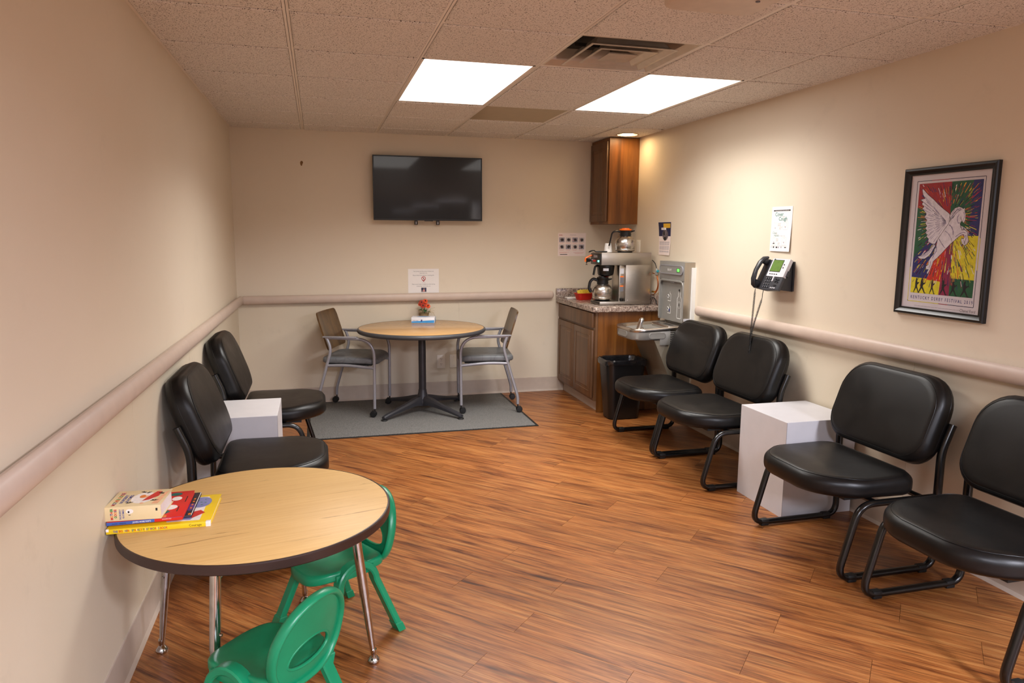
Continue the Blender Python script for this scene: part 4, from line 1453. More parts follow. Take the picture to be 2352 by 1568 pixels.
def build_papers():
    # privacy notice over the rail
    z = 0.0016
    t = sheet('paper_notice', 'white paper notice about phone calls taped above the back handrail', 'notice', (1.589, -0.0005, 1.069), BACK, 0.279, 0.216)
    for s_, y, sz in (('Your privacy and the privacy of others are', 0.082, 0.0137), ('important to us.', 0.066, 0.0137), ('Please refrain from making or receiving calls.', 0.046, 0.0137),
                      ('Please use ear buds or headphones when listening', -0.034, 0.0132), ('to/watching music/movies, etc.', -0.051, 0.0132)):
        text(t, s_, sz, 'ink_grey', (0, y, z), align='CENTER', xs=0.78, name='notice_lettering')
    text(t, 'NO PHONES', 0.006, 'ink_light', (0, -0.018, z), align='CENTER', name='notice_lettering')
    b = M()
    n = 28
    ri, ro = ellipse(0.0145, 0.0145, n, 0, 0.0215), ellipse(0.0195, 0.0195, n, 0, 0.0215)
    b.loft([[Vector((x, y, z)) for x, y in ro], [Vector((x, y, z)) for x, y in ri]], False, False)
    b.flat([(-0.0165, 0.011), (0, -0.009), (0.0165, 0.011), (0.011, 0.009), (0, 0.0), (-0.011, 0.009)][::-1], z)
    b.flat([(-0.0115, 0.030), (0.009, 0.0095), (0.0115, 0.012), (-0.009, 0.0325)], z + 0.0003)
    b.obj('no_phone_symbol', 'ink_red', t, smooth=False)
    polys(t, 'no_phone_symbol', 'ink_black', [[(-0.004, 0.03), (0.001, 0.031), (0.005, 0.014), (0.0, 0.013)]], z)
    rects(t, 'photo_print', 'photo_tone', [(-0.022, 0.024, -0.1, -0.061)], z)
    rects(t, 'photo_print', 'ink_navy', [(-0.022, -0.006, -0.085, -0.061), (0.012, 0.024, -0.095, -0.061)], z + 0.0003)
    rects(t, 'photo_print', 'ink_pink', [(-0.006, 0.010, -0.098, -0.078)], z + 0.0003)
    # coffee instructions
    t = sheet('instruction_sheet', 'white instruction sheet with eight small photos beside the wall cabinet', 'notice', (3.002, -0.0005, 1.398), BACK, 0.279, 0.216, None, 'paper_warm')
    text(t, 'BUNN', 0.014, 'ink_red', (-0.128, 0.083, z), name='sheet_lettering', xs=0.8, thick=0.0003)
    text(t, 'Brewing Instructions', 0.009, 'ink_grey', (-0.02, 0.087, z), name='sheet_lettering', xs=0.8)
    for r_ in range(2):
        for c in range(4):
            x, y = -0.128 + c * 0.0655, 0.022 - r_ * 0.066
            rects(t, 'photo_print', 'paper_side' if (c + r_) % 2 else 'ink_light', [(x, x + 0.054, y, y + 0.044)], z)
            polys(t, 'photo_print', 'photo_tone_fine', [ellipse(0.019, 0.017, 14, x + 0.029, y + 0.022)], z + 0.0003)
            rr = random.Random(r_ * 4 + c)
            polys(t, 'photo_print', 'ink_black', [blob(x + 0.03, y + 0.022, [(rr.uniform(0.6, 1.2) * math.cos(k * 0.9), rr.uniform(0.5, 1.1) * math.sin(k * 0.9)) for k in range(7)], 0.014)], z + 0.0006)
            if c in (2, 3) or (r_ and c == 0):
                polys(t, 'photo_print', 'ink_pink', [ellipse(0.006, 0.004, 8, x + 0.012, y + 0.016)], z + 0.0008)
            rects(t, 'caption_print', 'ink_pink', [(x + 0.004, x + 0.044, y - 0.010, y - 0.007)], z)
    rects(t, 'caption_print', 'ink_pink', [(-0.125, -0.03, -0.073, -0.0705), (-0.125, -0.05, -0.080, -0.0775), (0.015, 0.12, -0.076, -0.0735), (0.03, 0.11, -0.084, -0.0815)], z)
    rects(t, 'caption_print', 'ink_black', [(-0.118, -0.045, -0.096, -0.090)], z)
    # blue flyer on the right wall, top corner curling off
    def curl(u, v):
        return 0.001 + 0.030 * max(0, v - 0.35) ** 2 * (1 - u) + 0.018 * max(0, 0.4 - v) * u
    t = sheet('flyer', 'curling navy and white flyer taped to the right wall by the fountain', 'notice', (W - 0.0005, -0.978, 1.463), RIGHT, 0.205, 0.272, curl, 'paper_warm')
    ps = [rects(t, 'flyer_print', 'ink_navy', [(-0.102 + 0.0255 * k, -0.102 + 0.0255 * (k + 1), 0.02 + 0.0115 * j, 0.02 + 0.0115 * (j + 1)) for k in range(8) for j in range(10)], 0.0009),
          rects(t, 'flyer_print', 'ink_gold', [(-0.02 + 0.0225 * k, -0.02 + 0.0225 * (k + 1), 0.088 + 0.012 * j, 0.10 + 0.012 * j) for k in range(5) for j in range(3)], 0.0013),
          rects(t, 'flyer_print', 'paper', [(-0.055 + 0.02 * k, -0.035 + 0.02 * k, 0.072, 0.090) for k in range(4)], 0.0017),
          polys(t, 'flyer_print', 'photo_tone', [ellipse(0.05, 0.045, 24, 0.01, 0.03)], 0.0015),
          polys(t, 'flyer_print', 'ink_black', [ellipse(0.022, 0.016, 14, 0.005, 0.0), ellipse(0.014, 0.02, 14, -0.012, 0.045)], 0.0019),
          rects(t, 'flyer_print', 'ink_light', [(-0.09 + 0.045 * k, -0.048 + 0.045 * k, yy, yy + 0.0035) for k in range(4) for yy in (-0.028, -0.036, -0.044, -0.052, -0.066, -0.074, -0.082, -0.090, -0.104, -0.112)], 0.0009)]
    ps.append(text(t, 'NOTICE', 0.011, 'ink_grey', (-0.043, 0.077, 0.0021), xs=0.9, name='flyer_lettering'))
    for p in ps:
        bend(p, 0.205, 0.272, curl)
    # cover your cough
    def curl2(u, v):
        return 0.0008 + 0.014 * max(0, 0.7 - v) * (0.35 + 0.65 * u)
    t = sheet('cough_poster', 'white paper poster about coughing on the right wall above the phone', 'poster', (W - 0.0005, -2.541, 1.534), RIGHT, 0.206, 0.277, curl2, 'paper')
    ps = [rects(t, 'poster_print', 'ink_black', [(-0.085, 0.083, 0.110, 0.118)], 0.0009),
          text(t, 'Stop the spread of germs that make you and others sick!', 0.0065, 'paper', (0, 0.1115, 0.0013), align='CENTER', xs=0.9, name='poster_lettering'),
          text(t, 'Cover', 0.034, 'ink_teal', (-0.068, 0.080, 0.0009), name='poster_lettering', xs=0.95, thick=0.0006),
          text(t, 'your', 0.010, 'ink_grey', (0.012, 0.073, 0.0009), name='poster_lettering'),
          text(t, 'Cough', 0.034, 'ink_teal', (-0.030, 0.052, 0.0009), name='poster_lettering', xs=0.95, thick=0.0006),
          text(t, 'Clean', 0.020, 'ink_teal', (-0.083, -0.030, 0.0009), name='poster_lettering'),
          text(t, 'your', 0.006, 'ink_grey', (-0.045, -0.034, 0.0009), name='poster_lettering'),
          text(t, 'Hands', 0.020, 'ink_teal', (-0.066, -0.046, 0.0009), name='poster_lettering'),
          text(t, 'after coughing or sneezing.', 0.0055, 'ink_grey', (-0.010, -0.044, 0.0009), name='poster_lettering'),
          text(t, 'Cover your mouth\nand nose with a\ntissue when you\ncough or sneeze', 0.0052, 'ink_grey', (-0.033, 0.034, 0.0009), name='poster_lettering', xs=0.8),
          text(t, 'or cough or sneeze\ninto your upper\nsleeve, not\nyour hands.', 0.0052, 'ink_grey', (-0.018, 0.012, 0.0009), name='poster_lettering', xs=0.8),
          text(t, 'Wash hands\nwith soap and\nwarm water\nfor 20 seconds', 0.0052, 'ink_grey', (-0.040, -0.060, 0.0009), name='poster_lettering', xs=0.8),
          text(t, 'or clean with\nalcohol-based\nhand cleaner.', 0.0052, 'ink_grey', (-0.022, -0.086, 0.0009), name='poster_lettering', xs=0.8),
          rects(t, 'poster_print', 'ink_grey', [(-0.094, 0.075, -0.1045, -0.1035)], 0.0009),
          rects(t, 'poster_print', 'ink_black', [(-0.068, -0.055, -0.118, -0.108), (-0.038, -0.022, -0.118, -0.109), (0.052, 0.070, -0.116, -0.110)], 0.0009),
          rects(t, 'poster_print', 'ink_light', [(-0.019, -0.004, -0.118, -0.109), (0.013, 0.024, -0.117, -0.108), (-0.088, -0.083, -0.118, -0.108)], 0.0009)]
    for (cx, cy, ww, hh) in ((-0.058, 0.014, 0.048, 0.052), (0.043, 0.020, 0.052, 0.050), (-0.062, -0.075, 0.046, 0.048), (0.042, -0.075, 0.05, 0.048)):
        b = M()
        a1, a2 = rrect(ww, hh, 0.01, 4, cx, cy), rrect(ww - 0.0016, hh - 0.0016, 0.0092, 4, cx, cy)
        b.loft([[Vector((x, y, 0.0009)) for x, y in a1], [Vector((x, y, 0.0009)) for x, y in a2]], False, False)
        e1, e2 = ellipse(0.013, 0.017, 20, cx, cy + 0.004), ellipse(0.0122, 0.0162, 20, cx, cy + 0.004)
        b.loft([[Vector((x, y, 0.0009)) for x, y in e1], [Vector((x, y, 0.0009)) for x, y in e2]], False, False)
        b.flat([(cx - 0.006, cy - 0.002), (cx + 0.002, cy - 0.004), (cx + 0.001, cy - 0.012), (cx - 0.004, cy - 0.010)], 0.0009)
        ps.append(b.obj('poster_print', 'ink_light', t, smooth=False))
    ps.append(rects(t, 'poster_print', 'ink_black', [(-0.073, -0.054, -0.092, -0.087)], 0.0011))
    for p in ps:
        bend(p, 0.206, 0.277, curl2)


build_papers()


def outlet(label, loc, rot, kind):
    t = thing('wall_outlet', label, 'wall outlet', loc, rot)
    M().box(-0.038, 0.038, -0.062, 0.062, 0.0, 0.006, 0.002).obj('cover_plate', 'outlet_ivory', t)
    if kind == 'duplex':
        for y in (-0.024, 0.024):
            r_ = M().prism(rrect(0.034, 0.030, 0.012, 5, 0, y), 0.0058, 0.0085).obj('receptacle', 'outlet_ivory', t)
            M().box(-0.0075, -0.0050, y - 0.002, y + 0.007, 0.0082, 0.0089).box(0.0050, 0.0075, y - 0.002, y + 0.006, 0.0082, 0.0089).box(-0.002, 0.002, y - 0.011, y - 0.0065, 0.0082, 0.0089).obj('slot', 'dark_slot', r_, smooth=False)
        M().lathe([(0.003, 0.006), (0.0028, 0.0072), (0.0005, 0.0074)], (0, 0, 0), 10).obj('screw', 'phone_bezel', t)
    else:
        M().lathe([(0.003, 0.006), (0.0028, 0.0072), (0.0005, 0.0074)], (0, 0.042, 0), 10).obj('screw', 'phone_bezel', t)
        M().lathe([(0.003, 0.006), (0.0028, 0.0072), (0.0005, 0.0074)], (0, -0.042, 0), 10).obj('screw', 'phone_bezel', t)


outlet('ivory double power outlet on the back wall beside the table column', (1.7425, -0.0024, 0.325), BACK, 'duplex')
outlet('blank ivory wall plate partly hidden behind the right caster chair', (1.860, -0.0024, 0.325), BACK, 'blank')
outlet('pale wall plate on the right wall behind the top coffee pot', (W - 0.0004, -0.47, 1.385), RIGHT, 'blank')


# ================================================================== framed poster
def build_picture():
    t = thing('framed_poster', 'black-framed festival poster of a white winged horse on bright colours', 'picture', (W - 0.001, -3.772, 1.467), RIGHT)
    hw, hh = 0.252, 0.348
    # moulded frame, four mitred lengths
    prof = [(0.0, 0.0), (0.0, 0.018), (0.004, 0.023), (0.012, 0.024), (0.018, 0.020), (0.026, 0.013), (0.0335, 0.012), (0.0335, 0.004), (0.030, 0.0)]
    cor = [(-1, -1), (1, -1), (1, 1), (-1, 1)]
    for k in range(4):
        a, b_ = cor[k], cor[(k + 1) % 4]
        r = []
        for c in (a, b_):
            r.append([Vector((c[0] * (hw - d), c[1] * (hh - d), z)) for d, z in prof])
        M().loft(r).obj('frame_side', 'frame_black', t, ang=30)
    M().box(-hw + 0.02, hw - 0.02, -hh + 0.02, hh - 0.02, 0.002, 0.006).obj('poster_paper', 'picture_mat', t, smooth=False)
    z = 0.0064
    # art in centred millimetres
    x0, x1, y0, y1 = -170, 177, -243, 274

    def mm(p):
        return [(a / 1000, b / 1000) for a, b in p]
    C0 = (20, 105)
    polys(t, 'poster_print', 'art_red', [mm([C0, (14, y1), (x0, y1), (x0, 163)])], z)
    polys(t, 'poster_print', 'art_green', [mm([C0, (x0, 163), (x0, -78)]), mm([C0, (127, y1), (14, y1)]), mm([C0, (x1, 30), (127, y1)]), mm([(51, -162), (x1, -165), (x1, y0), (52, y0)])], z)
    polys(t, 'poster_print', 'art_blue', [mm([(127, y1), (125, 30), (x1, 30), (x1, y1)]), mm([C0, (x0, -78), (x0, -168), (-79, -172)])], z + 0.0003)
    polys(t, 'poster_print', 'art_yellow', [mm([(45, 30), (x1, 30), (x1, -165), (51, -162), (50, -78)]), mm([(x0, -168), (-79, -172), (-2, -181), (-5, y0), (x0, y0)])], z + 0.0006)
    polys(t, 'poster_print', 'art_scarlet', [mm([C0, (-79, -177), (-2, -181), (15, -79)])], z + 0.0008)
    polys(t, 'poster_print', 'art_crimson', [mm([C0, (7, -79), (-5, y0), (52, y0), (51, -162), (50, -78), (52, 40)])], z + 0.0007)
    # radiating brush strokes
    rnd = random.Random(11)
    inks = ['art_white', 'art_yellow', 'art_scarlet', 'art_blue', 'art_orange', 'art_green', 'art_crimson', 'ink_black']
    st = {k: [] for k in inks}
    for k in range(2000):
        a = rnd.uniform(0, 2 * PI)
        r = 60 + 300 * rnd.random() ** 0.8
        L = rnd.uniform(10, 42)
        hw_ = rnd.uniform(0.8, 2.4)
        c, s = math.cos(a), math.sin(a)
        p0 = (C0[0] + r * c, C0[1] + r * s)
        p1 = (C0[0] + (r + L) * c, C0[1] + (r + L) * s)
        if not all(x0 + 4 < p[0] < x1 - 4 and y0 + 30 < p[1] < y1 - 4 for p in (p0, p1)):
            continue
        dx, dy = -s * hw_, c * hw_
        st[rnd.choice(inks)].append(mm([(p0[0] - dx * 0.4, p0[1] - dy * 0.4), (p1[0] - dx, p1[1] - dy), (p1[0] + dx * 0.6, p1[1] + dy * 0.6), (p0[0] + dx, p0[1] + dy)]))
    for i, k in enumerate(inks):
        if st[k]:
            polys(t, 'brush_strokes', k, st[k], z + 0.0011 + i * 0.00003)
    body = [(18, 119), (26, 136), (42, 153), (62, 159), (77, 155), (87, 149), (94, 154), (95, 139), (101, 125), (102, 105), (99, 92), (94, 88), (87, 96), (80, 93), (77, 81), (85, 66), (89, 55), (103, 56), (117, 49), (121, 34), (124, 22), (129, 10), (123, -5), (110, -12), (99, -5), (91, 10), (93, 19), (102, 15), (107, 24), (104, 36), (94, 37), (77, 27), (58, 12), (39, -3), (17, -24), (-11, -53), (-30, -71), (-52, -89), (-58, -111), (-65, -129), (-78, -151), (-81, -142), (-72, -127), (-87, -128), (-90, -115), (-77, -107), (-76, -87), (-66, -72), (-50, -54), (-49, -32), (-42, -25), (-38, 1), (-35, 26), (-8, 64), (13, 89)]
    tail = [(-55, -8), (-68, -23), (-82, -38), (-105, -56), (-132, -68), (-144, -70), (-127, -79), (-102, -78), (-85, -68), (-68, -52), (-58, -33), (-48, -18)]
    wing = [(-50, -7), (-66, -7), (-90, 3), (-88, 16), (-102, 26), (-97, 36), (-111, 44), (-102, 55), (-113, 65), (-104, 75), (-114, 88), (-108, 104), (-124, 117), (-114, 130), (-118, 138), (-140, 157), (-131, 167), (-146, 180), (-137, 188), (-154, 199), (-135, 203), (-128, 203), (-144, 224), (-150, 245), (-147, 249), (-114, 220), (-79, 196), (-52, 174), (-18, 150), (8, 134), (17, 127), (18, 102), (14, 84), (-7, 57), (-34, 19)]

    def outline(poly, wd):
        out = []
        for i, p in enumerate(poly):
            q = poly[(i + 1) % len(poly)]
            d = Vector((q[0] - p[0], q[1] - p[1]))
            L = d.length or 1
            n_ = Vector((-d.y, d.x)) / L * wd
            e = d / L * wd * 0.5
            out.append([(p[0] - n_.x - e.x, p[1] - n_.y - e.y), (q[0] - n_.x + e.x, q[1] - n_.y + e.y), (q[0] + n_.x + e.x, q[1] + n_.y + e.y), (p[0] + n_.x - e.x, p[1] + n_.y - e.y)])
        return out
    for i, poly in enumerate((tail, body, wing)):
        polys(t, 'horse_outline', 'ink_black', [mm(p) for p in outline(poly, 2.0)], z + 0.0015 + i * 0.0004)
        polys(t, 'horse_shape', 'art_white', [mm(poly)], z + 0.0016 + i * 0.0004)
    fe = []
    root = (6, 92)
    for k in range(1, 23):
        p = wing[k]
        for f0, f1, wd in ((0.08, 0.36, 2.3), (0.45, 0.68, 2.0), (0.76, 0.95, 1.5)):
            f0 += 0.05 * ((k * 7) % 3 - 1)
            a_ = (p[0] + (root[0] - p[0]) * f0, p[1] + (root[1] - p[1]) * f0)
            b_ = (p[0] + (root[0] - p[0]) * f1, p[1] + (root[1] - p[1]) * f1)
            d = Vector((b_[0] - a_[0], b_[1] - a_[1])).normalized() * wd
            fe.append(mm([(a_[0] + d.y, a_[1] - d.x), (b_[0] + d.y * 0.3, b_[1] - d.x * 0.3), (b_[0] - d.y * 0.3, b_[1] + d.x * 0.3), (a_[0] - d.y * 0.2, a_[1] + d.x * 0.2)]))
    polys(t, 'feather_shading', 'art_shadow', fe, z + 0.0026)

    def stroke(pts, wd):
        out = []
        for i in range(len(pts) - 1):
            a, c = Vector(pts[i]), Vector(pts[i + 1])
            d = (c - a).normalized() * wd
            out.append(mm([(a.x + d.y, a.y - d.x), (c.x + d.y * 0.5, c.y - d.x * 0.5), (c.x - d.y * 0.5, c.y + d.x * 0.5), (a.x - d.y, a.y + d.x)]))
        return out
    gl = []
    for p_, wd in (([(28, 112), (40, 132), (56, 146), (72, 152)], 2.6), ([(34, 108), (48, 128), (64, 142), (80, 147)], 2.0), ([(24, 104), (36, 112), (44, 122)], 2.2), ([(70, 84), (62, 96), (60, 112), (68, 126)], 2.4),
                   ([(20, 80), (34, 70), (44, 52), (46, 34)], 3.0), ([(0, 52), (20, 40), (36, 20), (44, 2)], 1.8), ([(-30, 16), (-12, -6), (8, -26)], 2.4), ([(-40, -20), (-38, -40), (-50, -60), (-58, -76)], 2.6),
                   ([(-66, -90), (-66, -108), (-72, -122)], 1.8), ([(60, 26), (80, 40), (100, 46), (112, 42)], 2.0), ([(112, 34), (116, 20), (112, 4), (106, -4)], 2.2), ([(-56, -14), (-76, -36), (-100, -58), (-128, -71)], 2.0),
                   ([(-62, -30), (-84, -54), (-108, -70)], 1.6), ([(92, 134), (96, 116), (94, 100)], 1.8)):
        gl += stroke(p_, wd)
    polys(t, 'horse_shading', 'art_shadow', gl, z + 0.0028)
    bl = []
    for p_, wd in (([(84, 66), (78, 84), (70, 92)], 1.2), ([(87, 96), (80, 104), (78, 116)], 1.1), ([(18, 119), (26, 104), (20, 92)], 1.3), ([(40, 150), (34, 134), (24, 122)], 0.9), ([(58, 157), (50, 142), (38, 126)], 0.9), ([(76, 153), (66, 140)], 0.9), ([(98, 94), (94, 97)], 1.0), ([(112, -8), (108, 6), (104, 12)], 1.0)):
        bl += stroke(p_, wd)
    bl.append(mm(ellipse(2.0, 1.5, 10, 92, 132)))
    polys(t, 'horse_shading', 'ink_black', bl, z + 0.0030)
    # six marching silhouettes
    fig = [(-3, 70), (4, 70), (6, 63), (4, 57), (10, 48), (22, 52), (20, 46), (9, 38), (7, 30), (14, 18), (22, 2), (28, 4), (27, 0), (18, -2), (8, 14), (1, 22), (-8, 8), (-14, 2), (-10, -1), (-18, -1), (-17, 4), (-7, 26), (-8, 44), (-7, 56), (-5, 62)]
    polys(t, 'marching_figures', 'ink_black', [mm([(fx + px * sx, -241 + py) for px, py in fig]) for fx, sx in ((-138, 0.8), (-105, 1.0), (-45, 0.7), (17, 0.9), (72, 0.95), (132, 1.0))], z + 0.0012)
    # thin coloured border and the title
    b = M()
    for p, q in (((-183, -284), (187, -284)), ((187, -284), (187, 286)), ((187, 286), (-183, 286)), ((-183, 286), (-183, -284))):
        d = Vector((q[0] - p[0], q[1] - p[1])).normalized() * 1.3
        b.flat(mm([(p[0] + d.y, p[1] - d.x), (q[0] + d.y, q[1] - d.x), (q[0] - d.y, q[1] + d.x), (p[0] - d.y, p[1] + d.x)]), z)
    b.obj('border_line', 'ink_navy', t, smooth=False)
    rects(t, 'border_line', 'art_yellow', [(-0.1845, -0.1815, -0.28, -0.12), (-0.18, 0.0, -0.2855, -0.2825), (0.1855, 0.1885, -0.12, 0.02)], z + 0.0003)
    rects(t, 'border_line', 'art_red', [(-0.1, 0.0, 0.2845, 0.2875), (0.0, 0.05, -0.2855, -0.2825)], z + 0.0003)
    text(t, 'KENTUCKY DERBY FESTIVAL 2019', 0.0225, 'ink_blue', (0.008, -0.271, z), align='CENTER', spacing=1.45, xs=0.73, name='title_lettering')
    text(t, 'Chanel Ford', 0.019, 'ink_grey', (0.118, -0.309, z), xs=0.85, name='signature', shear=0.1)
    rects(t, 'small_print', 'ink_light', [(-0.14 + 0.02 * k, -0.122 + 0.02 * k, -0.3045, -0.303) for k in range(13)], z)
    M().box(-hw + 0.031, hw - 0.031, -hh + 0.031, hh - 0.031, 0.0100, 0.0110).obj('glass', 'picture_glass', t, smooth=False)
    # the print is flat: press all ink layers onto the paper
    for c in t.children:
        if c.name.split('.')[0] not in ('frame_side', 'poster_paper', 'glass', 'title_lettering', 'signature'):
            c.scale.z = 0.15
            c.location.z = (z - 0.0001) * 0.85


build_picture()


# ================================================================== coffee corner
def build_cabinets():
    X0, Y0_, Y1, ZT = 2.885, -0.945, -0.003, 0.856
    t = thing('base_cabinet', 'brown wooden base cabinet with two doors under the granite counter', 'cabinet', (3.175, -0.474, 0))
    ox, oy = -3.175, 0.474

    def bx(x0, x1, y0, y1, z0, z1, bev=0.0):
        return M().box(x0 + ox, x1 + ox, y0 + oy, y1 + oy, z0, z1, bev)
    bx(X0 + 0.02, W - 0.004, Y0_ + 0.006, Y1, 0.10, ZT).obj('body', 'cabinet_oak', t, smooth=False)
    bx(2.9425, W - 0.004, Y0_ + 0.0065, Y1, 0.0, 0.0995).obj('toe_kick', 'black_matte', t, smooth=False)
    bx(2.936, 2.942, Y0_ + 0.006, Y1, 0.0, 0.10, 0.001).obj('toe_base', 'vinyl_base', t)
    bx(X0 + 0.0215, W - 0.004, Y0_, Y0_ + 0.006, 0.004, ZT).obj('side_panel', 'cabinet_oak', t, smooth=False)
    # face frame
    b = M()
    for y0, y1, z0, z1 in ((Y0_, Y0_ + 0.045, 0.10, ZT), (Y1 - 0.035, Y1, 0.10, ZT), (Y0_ + 0.045, Y1 - 0.035, 0.10, 0.128), (Y0_ + 0.045, Y1 - 0.035, ZT - 0.025, ZT), (Y0_ + 0.045, Y1 - 0.035, 0.695, 0.735), (-0.50, -0.44, 0.128, 0.695)):
        b.box(X0 + ox, X0 + 0.0198 + ox, y0 + oy, y1 + oy, z0, z1)
    b.obj('face_frame', 'cabinet_front', t, smooth=False)
    bx(X0 - 0.018, X0, -0.912, -0.038, 0.722, 0.845, 0.003).obj('drawer_front', 'cabinet_front', t)

    def door(par, x, y0, y1, z0, z1, offx, offy, mt, rail=0.055):
        """slab with a raised centre panel, facing -x"""
        d = M().box(x - 0.018 + offx, x + offx, y0 + offy, y1 + offy, z0, z1, 0.003).obj('door', mt, par)
        r = []
        for ins, dx in ((rail, 0.0185), (rail + 0.004, 0.0135), (rail + 0.008, 0.0135), (rail + 0.03, 0.021), (rail + 0.032, 0.021)):
            r.append([Vector((x - dx + offx, a + offy, c)) for a, c in ((y0 + ins, z0 + ins), (y1 - ins, z0 + ins), (y1 - ins, z1 - ins), (y0 + ins, z1 - ins))])
        M().loft(r, False, True).obj('raised_panel', mt, d, smooth=False)
        # moulding strips around the panel
        b2 = M()
        for a0, a1, c0, c1 in ((y0 + rail - 0.006, y0 + rail, z0 + rail - 0.006, z1 - rail + 0.006), (y1 - rail, y1 - rail + 0.006, z0 + rail - 0.006, z1 - rail + 0.006), (y0 + rail, y1 - rail, z0 + rail - 0.006, z0 + rail), (y0 + rail, y1 - rail, z1 - rail, z1 - rail + 0.006)):
            b2.box(x - 0.021 + offx, x - 0.017 + offx, a0 + offy, a1 + offy, c0, c1, 0.0015, 1)
        b2.obj('panel_moulding', mt, d)
        return d
    door(t, X0, -0.470, -0.030, 0.122, 0.700, ox, oy, 'cabinet_front')
    door(t, X0, -0.914, -0.474, 0.122, 0.700, ox, oy, 'cabinet_front')
    # worktop
    t = thing('countertop', 'speckled granite-look laminate countertop with low backsplash', 'countertop', (3.16, -0.49, ZT))
    a, b_ = -3.16, 0.49
    M().box(2.848 + a, W - 0.002 + a, -0.982 + b_, -0.003 + b_, 0.0, 0.045, 0.008, 3).obj('worktop', 'granite_laminate', t)
    M().box(2.848 + a, W - 0.02 + a, -0.024 + b_, -0.003 + b_, 0.043, 0.130, 0.004).obj('backsplash', 'granite_laminate', t)
    M().box(W - 0.022 + a, W - 0.002 + a, -0.982 + b_, -0.003 + b_, 0.043, 0.130, 0.004).obj('backsplash', 'granite_laminate', t)
    # wall cabinet
    x0, y0, z0, z1 = 3.185, -0.428, 1.587, 2.338
    t = thing('wall_cabinet', 'tall narrow oak wall cabinet hanging in the corner by the ceiling', 'cabinet', (3.327, -0.215, z0))
    ox, oy = -3.327, 0.215
    h = z1 - z0
    M().box(x0 + 0.02 + ox, W - 0.002 + ox, y0 + oy, -0.003 + oy, 0, h).obj('body', 'cabinet_oak', t, smooth=False)
    b = M()
    for a0, a1, c0, c1 in ((y0, y0 + 0.03, 0, h), (-0.033, -0.003, 0, h), (y0 + 0.03, -0.033, 0, 0.03), (y0 + 0.03, -0.033, h - 0.035, h)):
        b.box(x0 + ox, x0 + 0.0198 + ox, a0 + oy, a1 + oy, c0, c1)
    b.obj('face_frame', 'cabinet_oak', t, smooth=False)
    door(t, x0, y0 + 0.018, -0.022, 0.024, h - 0.03, ox, oy, 'cabinet_front', 0.06)


build_cabinets()


def carafe(name, label, loc, rz, lid, big):
    t = thing(name, label, 'coffee pot', loc, (0, 0, R(rz)), 'coffee pots')
    r = 0.0855
    M().lathe([(0.060, 0.0), (0.062, 0.008), (r - 0.006, 0.012), (r, 0.022), (r, 0.030), (r - 0.001, 0.031), (r, 0.032), (r + 0.002, 0.075), (r - 0.001, 0.100), (r - 0.012, 0.120), (r - 0.030, 0.134), (0.046, 0.140)], n=48).obj('body', 'turned_steel', t, ang=50)
    M().lathe([(0.060, 0.0), (0.062, 0.0), (0.064, 0.011), (0.060, 0.011)], n=40, cap0=False, cap1=False).obj('base_ring', 'black_plastic', t)
    M().lathe([(0.047, 0.136), (0.050, 0.150), (0.047, 0.168), (0.050, 0.178), (0.052, 0.184), (0.044, 0.186)], n=40).obj('collar', 'black_plastic', t)
    # spout
    M().loft([[Vector((-0.040, a * 0.016, 0.166)) + Vector((0, 0, 0)) for a in (-1, 1)] + [Vector((-0.040, a * 0.020, 0.186)) for a in (1, -1)], [Vector((-0.078, a * 0.007, 0.179)) for a in (-1, 1)] + [Vector((-0.080, a * 0.009, 0.187)) for a in (1, -1)]]).obj('spout', 'black_plastic', t, smooth=False)
    if lid == 'orange_plastic':
        M().lathe([(0.049, 0.184), (0.052, 0.187), (0.052, 0.195), (0.045, 0.199), (0.032, 0.199), (0.030, 0.205), (0.002, 0.206)], n=40).obj('lid', lid, t)
        path = fillet([(0.040, 0, 0.172), (0.075, 0, 0.182), (0.115, 0, 0.170), (0.140, 0, 0.055)], 0.03, 5)
        M().tube(path, 0.0085, 10, rx=0.014, up=(0, 1, 0), scales=[1.1 - 0.35 * i / (len(path) - 1) for i in range(len(path))]).obj('handle', 'black_plastic', t)
    else:
        M().lathe([(0.049, 0.184), (0.051, 0.188), (0.050, 0.196), (0.036, 0.200), (0.034, 0.204), (0.002, 0.204)], n=40).obj('lid', lid, t)
        path = fillet([(0.045, 0, 0.170), (0.082, 0, 0.186), (0.108, 0, 0.160), (0.118, 0, 0.100), (0.098, 0, 0.070)], 0.035, 5)
        M().tube(path, 0.0125, 10, rx=0.015, up=(0, 1, 0)).obj('handle', 'black_plastic', t)
    return t


